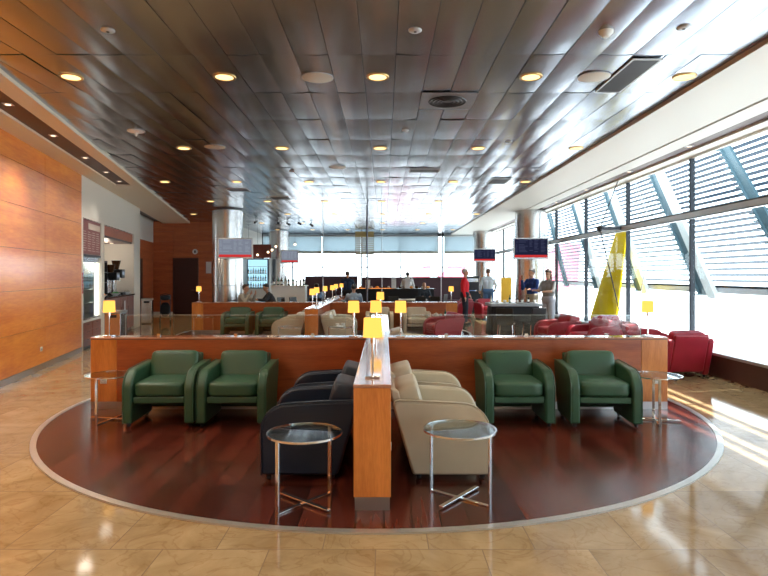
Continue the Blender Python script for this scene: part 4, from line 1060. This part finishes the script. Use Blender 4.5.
for i in range(14):
    x = -1.25+i*.24
    nmf = ['bread_roll', 'orange', 'pastry'][i % 3]
    t = thing(nmf, '%s on the buffet counter top, number %d from the left' % (['golden bread roll', 'bright orange', 'dark pastry'][i % 3], i+1), 'food', (x, 24.5+.1*(i % 2), 1.081), 0, 'food on the buffet counter')
    MB().ball((0, 0, .05), ((.09, .06, .05) if i % 3 else (.06, .06, .05)), 14, 8).build('body', [TAN, ORNG, BB][i % 3], t, smooth=True)
for i, (x, h) in enumerate(((-.68, .36), (.41, .42), (.98, .50))):
    t = thing('menu_stand', 'tall white card stand on the buffet counter, %s of three' % ['left', 'middle', 'right'][i], 'sign', (x, 24.27, 1.086), 0, 'card stands on the buffet')
    MB().box(-.10, .10, -.01, .01, .01, h).build('card', WHITEP, t); MB().box(-.11, .11, -.05, .05, 0, .012).build('base', FRAMEG, t)
# low white benches / tables near buffet
for i, (x, y) in enumerate(((1.15, 22.3), (-2.05, 22.9))):
    t = thing('cafe_table', ['pale low table in front of the buffet counter at right', 'pale low table left of the farther spine partition'][i], 'table', (x, y, 0))
    MB().box(-.8, .5, -.3, .3, .68, .72).build('top', WHITEP, t, .006); 
    for sx in (-.7, .4):
        for sy in (-.25, .25): MB().box(sx-.02, sx+.02, sy-.02, sy+.02, 0, .68).build('leg', FRAMEG, t)
bc2 = [(1.3, 21.4, 10), (2.0, 21.4, -30), (2.3, 23.6, 60), (-2.35, 21.9, 0), (-2.75, 21.0, 40), (.3, 21.6, 10)]
for i, (x, y, a) in enumerate(bc2):
    BC_.put((x, y, 0), R(a+180), 'black shell chair %s' % ['before the pale table right of centre', 'right of the seated man in the dark suit', 'beside the person in red', 'behind the paired lamps', 'right of the white bar counter', 'just left of the pale table'][i])
t = thing('magazine_stand', 'yellow upright banner stand behind the dark trolley', 'stand', (4.72, 22.3, 0))
MB().box(-.20, .20, -.02, .02, .06, 1.55).build('panel', pbr('banner_yellow', (.80, .45, .02), .5), t); MB().box(-.24, .24, -.15, .15, 0, .06).build('base', DARKM, t)
t = thing('coffee_station', 'tall dark coffee machine station just right of the person in red', 'coffee machine', (3.85, 25.4, 0))
MB().box(-.35, .35, -.3, .3, 0, .95).build('cabinet', BLACKF, t); MB().box(-.3, .3, -.25, .25, .95, 1.60).build('machine', BLACK, t, .02); MB().box(-.26, .26, -.27, -.25, 1.35, 1.5).build('panel', STEEL, t); MB().box(-.2, .2, -.3, -.25, .95, .99).build('tray', CHROME, t)

# ------------------------------------------------------------------ dark serving trolley and items
t = thing('serving_trolley', 'dark draped serving trolley with a grey top before the two standing people', 'trolley', (3.36, 14.9, 0))
MB().box(-.68, .62, -.42, .42, .86, .93).build('top', pbr('grey_top', (.30, .33, .36), .35), t, .01)
m = MB()
nn = 60; w_, l_ = .62, .38
rg = []
per = []
for k in range(nn):
    a = 2*PI*k/nn; cx_, sx_ = math.cos(a), math.sin(a)
    sgn = lambda v: (abs(v)**.35)*(1 if v > 0 else -1)
    per.append((sgn(cx_)*w_-.03, sgn(sx_)*l_))
for zz, f in ((.86, 1.), (.5, 1.02), (.12, 1.05)):
    rg.append([m.bm.verts.new((x*f*(1+.025*math.sin(k*1.9)*(1-zz)), y*f*(1+.05*math.sin(k*1.9)*(1-zz)), zz)) for k, (x, y) in enumerate(per)])
for a_, b_ in zip(rg[:-1], rg[1:]):
    for k in range(nn): m.bm.faces.new((a_[k], a_[(k+1) % nn], b_[(k+1) % nn], b_[k]))
m.bm.faces.new(rg[0]); m.bm.faces.new(rg[-1][::-1])
m.build('drape', BLACKF, t, smooth=True)
for sx in (-.55, .5):
    for sy in (-.3, .3): MB().rod((sx-.015, sy, .06), (sx+.015, sy, .06), .06, seg=16).build('wheel', BLACK, t); 
MB().box(-.6, .55, -.33, .33, .10, .13).build('lower_frame', DARKM, t)
for i in range(8):
    x = 2.78+i*.16
    if i % 3 == 0: bottle((x, 14.95, .932), .20, [BC, BG, BD][i//3 % 3], 'small bottle on the serving trolley, number %d from the left' % (i//3+1), 'bottles on the trolley')
    else: CUP.put((x, 14.8+.15*(i % 2), .937), i, 'white cup on the serving trolley, place %d from the left' % (i+1), 'cups on the trolley')
t = thing('black_handbag', 'black bag with pale clasp slumped on the floor right of the trolley', 'bag', (4.2, 14.2, 0))
MB().pillow((0, 0, .2), (.2, .12, .2), 3, 6).build('body', BLACKF, t, smooth=True); MB().tube([(-.1, 0, .36), (-.07, 0, .48), (.07, 0, .48), (.1, 0, .36)], .01).build('handle', BLACK, t); MB().box(-.03, .03, -.125, -.115, .26, .3).build('clasp', CHROME, t)
for i, (x, y, a) in enumerate(((2.95, 13.95, 160), (3.62, 14.0, 200))):
    BC_.put((x, y, 0), R(a), 'black shell chair pushed up to the front of the serving trolley, %s one' % ['left', 'right'][i])

t = thing('cafe_table', 'small dark table between the two seated people at left', 'table', (-3.85, 17.0, 0))
MB().box(-.32, .32, -.3, .3, .72, .75).build('top', BLACKF, t, .006); MB().rod((0, 0, .02), (0, 0, .72), .03).build('pedestal', DARKM, t); MB().rod((0, 0, 0), (0, 0, .02), .22, seg=30).build('base', DARKM, t)
# stools under the seated people
for x, y, a, lb in ((1.62, 23.35, 10, 'under the seated person in the dark suit'), (-.95, 18.25, 180, 'under the seated person in grey-blue'), (-2.35, 19.95, 180, 'under the seated person in blue'), (-4.44, 17.82, 72, 'under the seated person in beige'), (-3.58, 19.02, -70, 'under the seated person leaning over the table')):
    BC_.put((x, y, -.045*0), R(a), 'black shell chair '+lb)

# ------------------------------------------------------------------ world, sun, camera
w = bpy.data.worlds.new('World'); sc.world = w; w.use_nodes = True
bg = w.node_tree.nodes['Background']; bg.inputs[0].default_value = (.82, .92, 1.0, 1); bg.inputs[1].default_value = 6.0
sun = bpy.data.lights.new('sun', 'SUN'); sun.energy = 16; sun.angle = R(.53); sun.color = (1, .95, .88)
so = bpy.data.objects.new('sun', sun); C.objects.link(so)
so.rotation_euler = Vector((-1, -.22, -1.6)).to_track_quat('-Z', 'Y').to_euler()
cam = bpy.data.cameras.new('camera'); cam.sensor_width = 36; cam.lens = 577/768*36; cam.shift_y = -13/768; cam.clip_end = 1500
cob = bpy.data.objects.new('camera', cam); C.objects.link(cob); cob.location = (0, 0, 1.65); cob.rotation_euler = (R(90), 0, 0)
sc.camera = cob
sc.view_settings.view_transform = 'Standard'; sc.view_settings.look = 'None'; sc.view_settings.gamma = 1; sc.view_settings.use_curve_mapping = False
sc.view_settings.exposure = .28
sc.cycles.max_bounces = 9; sc.cycles.diffuse_bounces = 4; sc.cycles.glossy_bounces = 4; sc.cycles.transparent_max_bounces = 16
sc.cycles.sample_clamp_indirect = 6; sc.cycles.caustics_reflective = False; sc.cycles.caustics_refractive = False
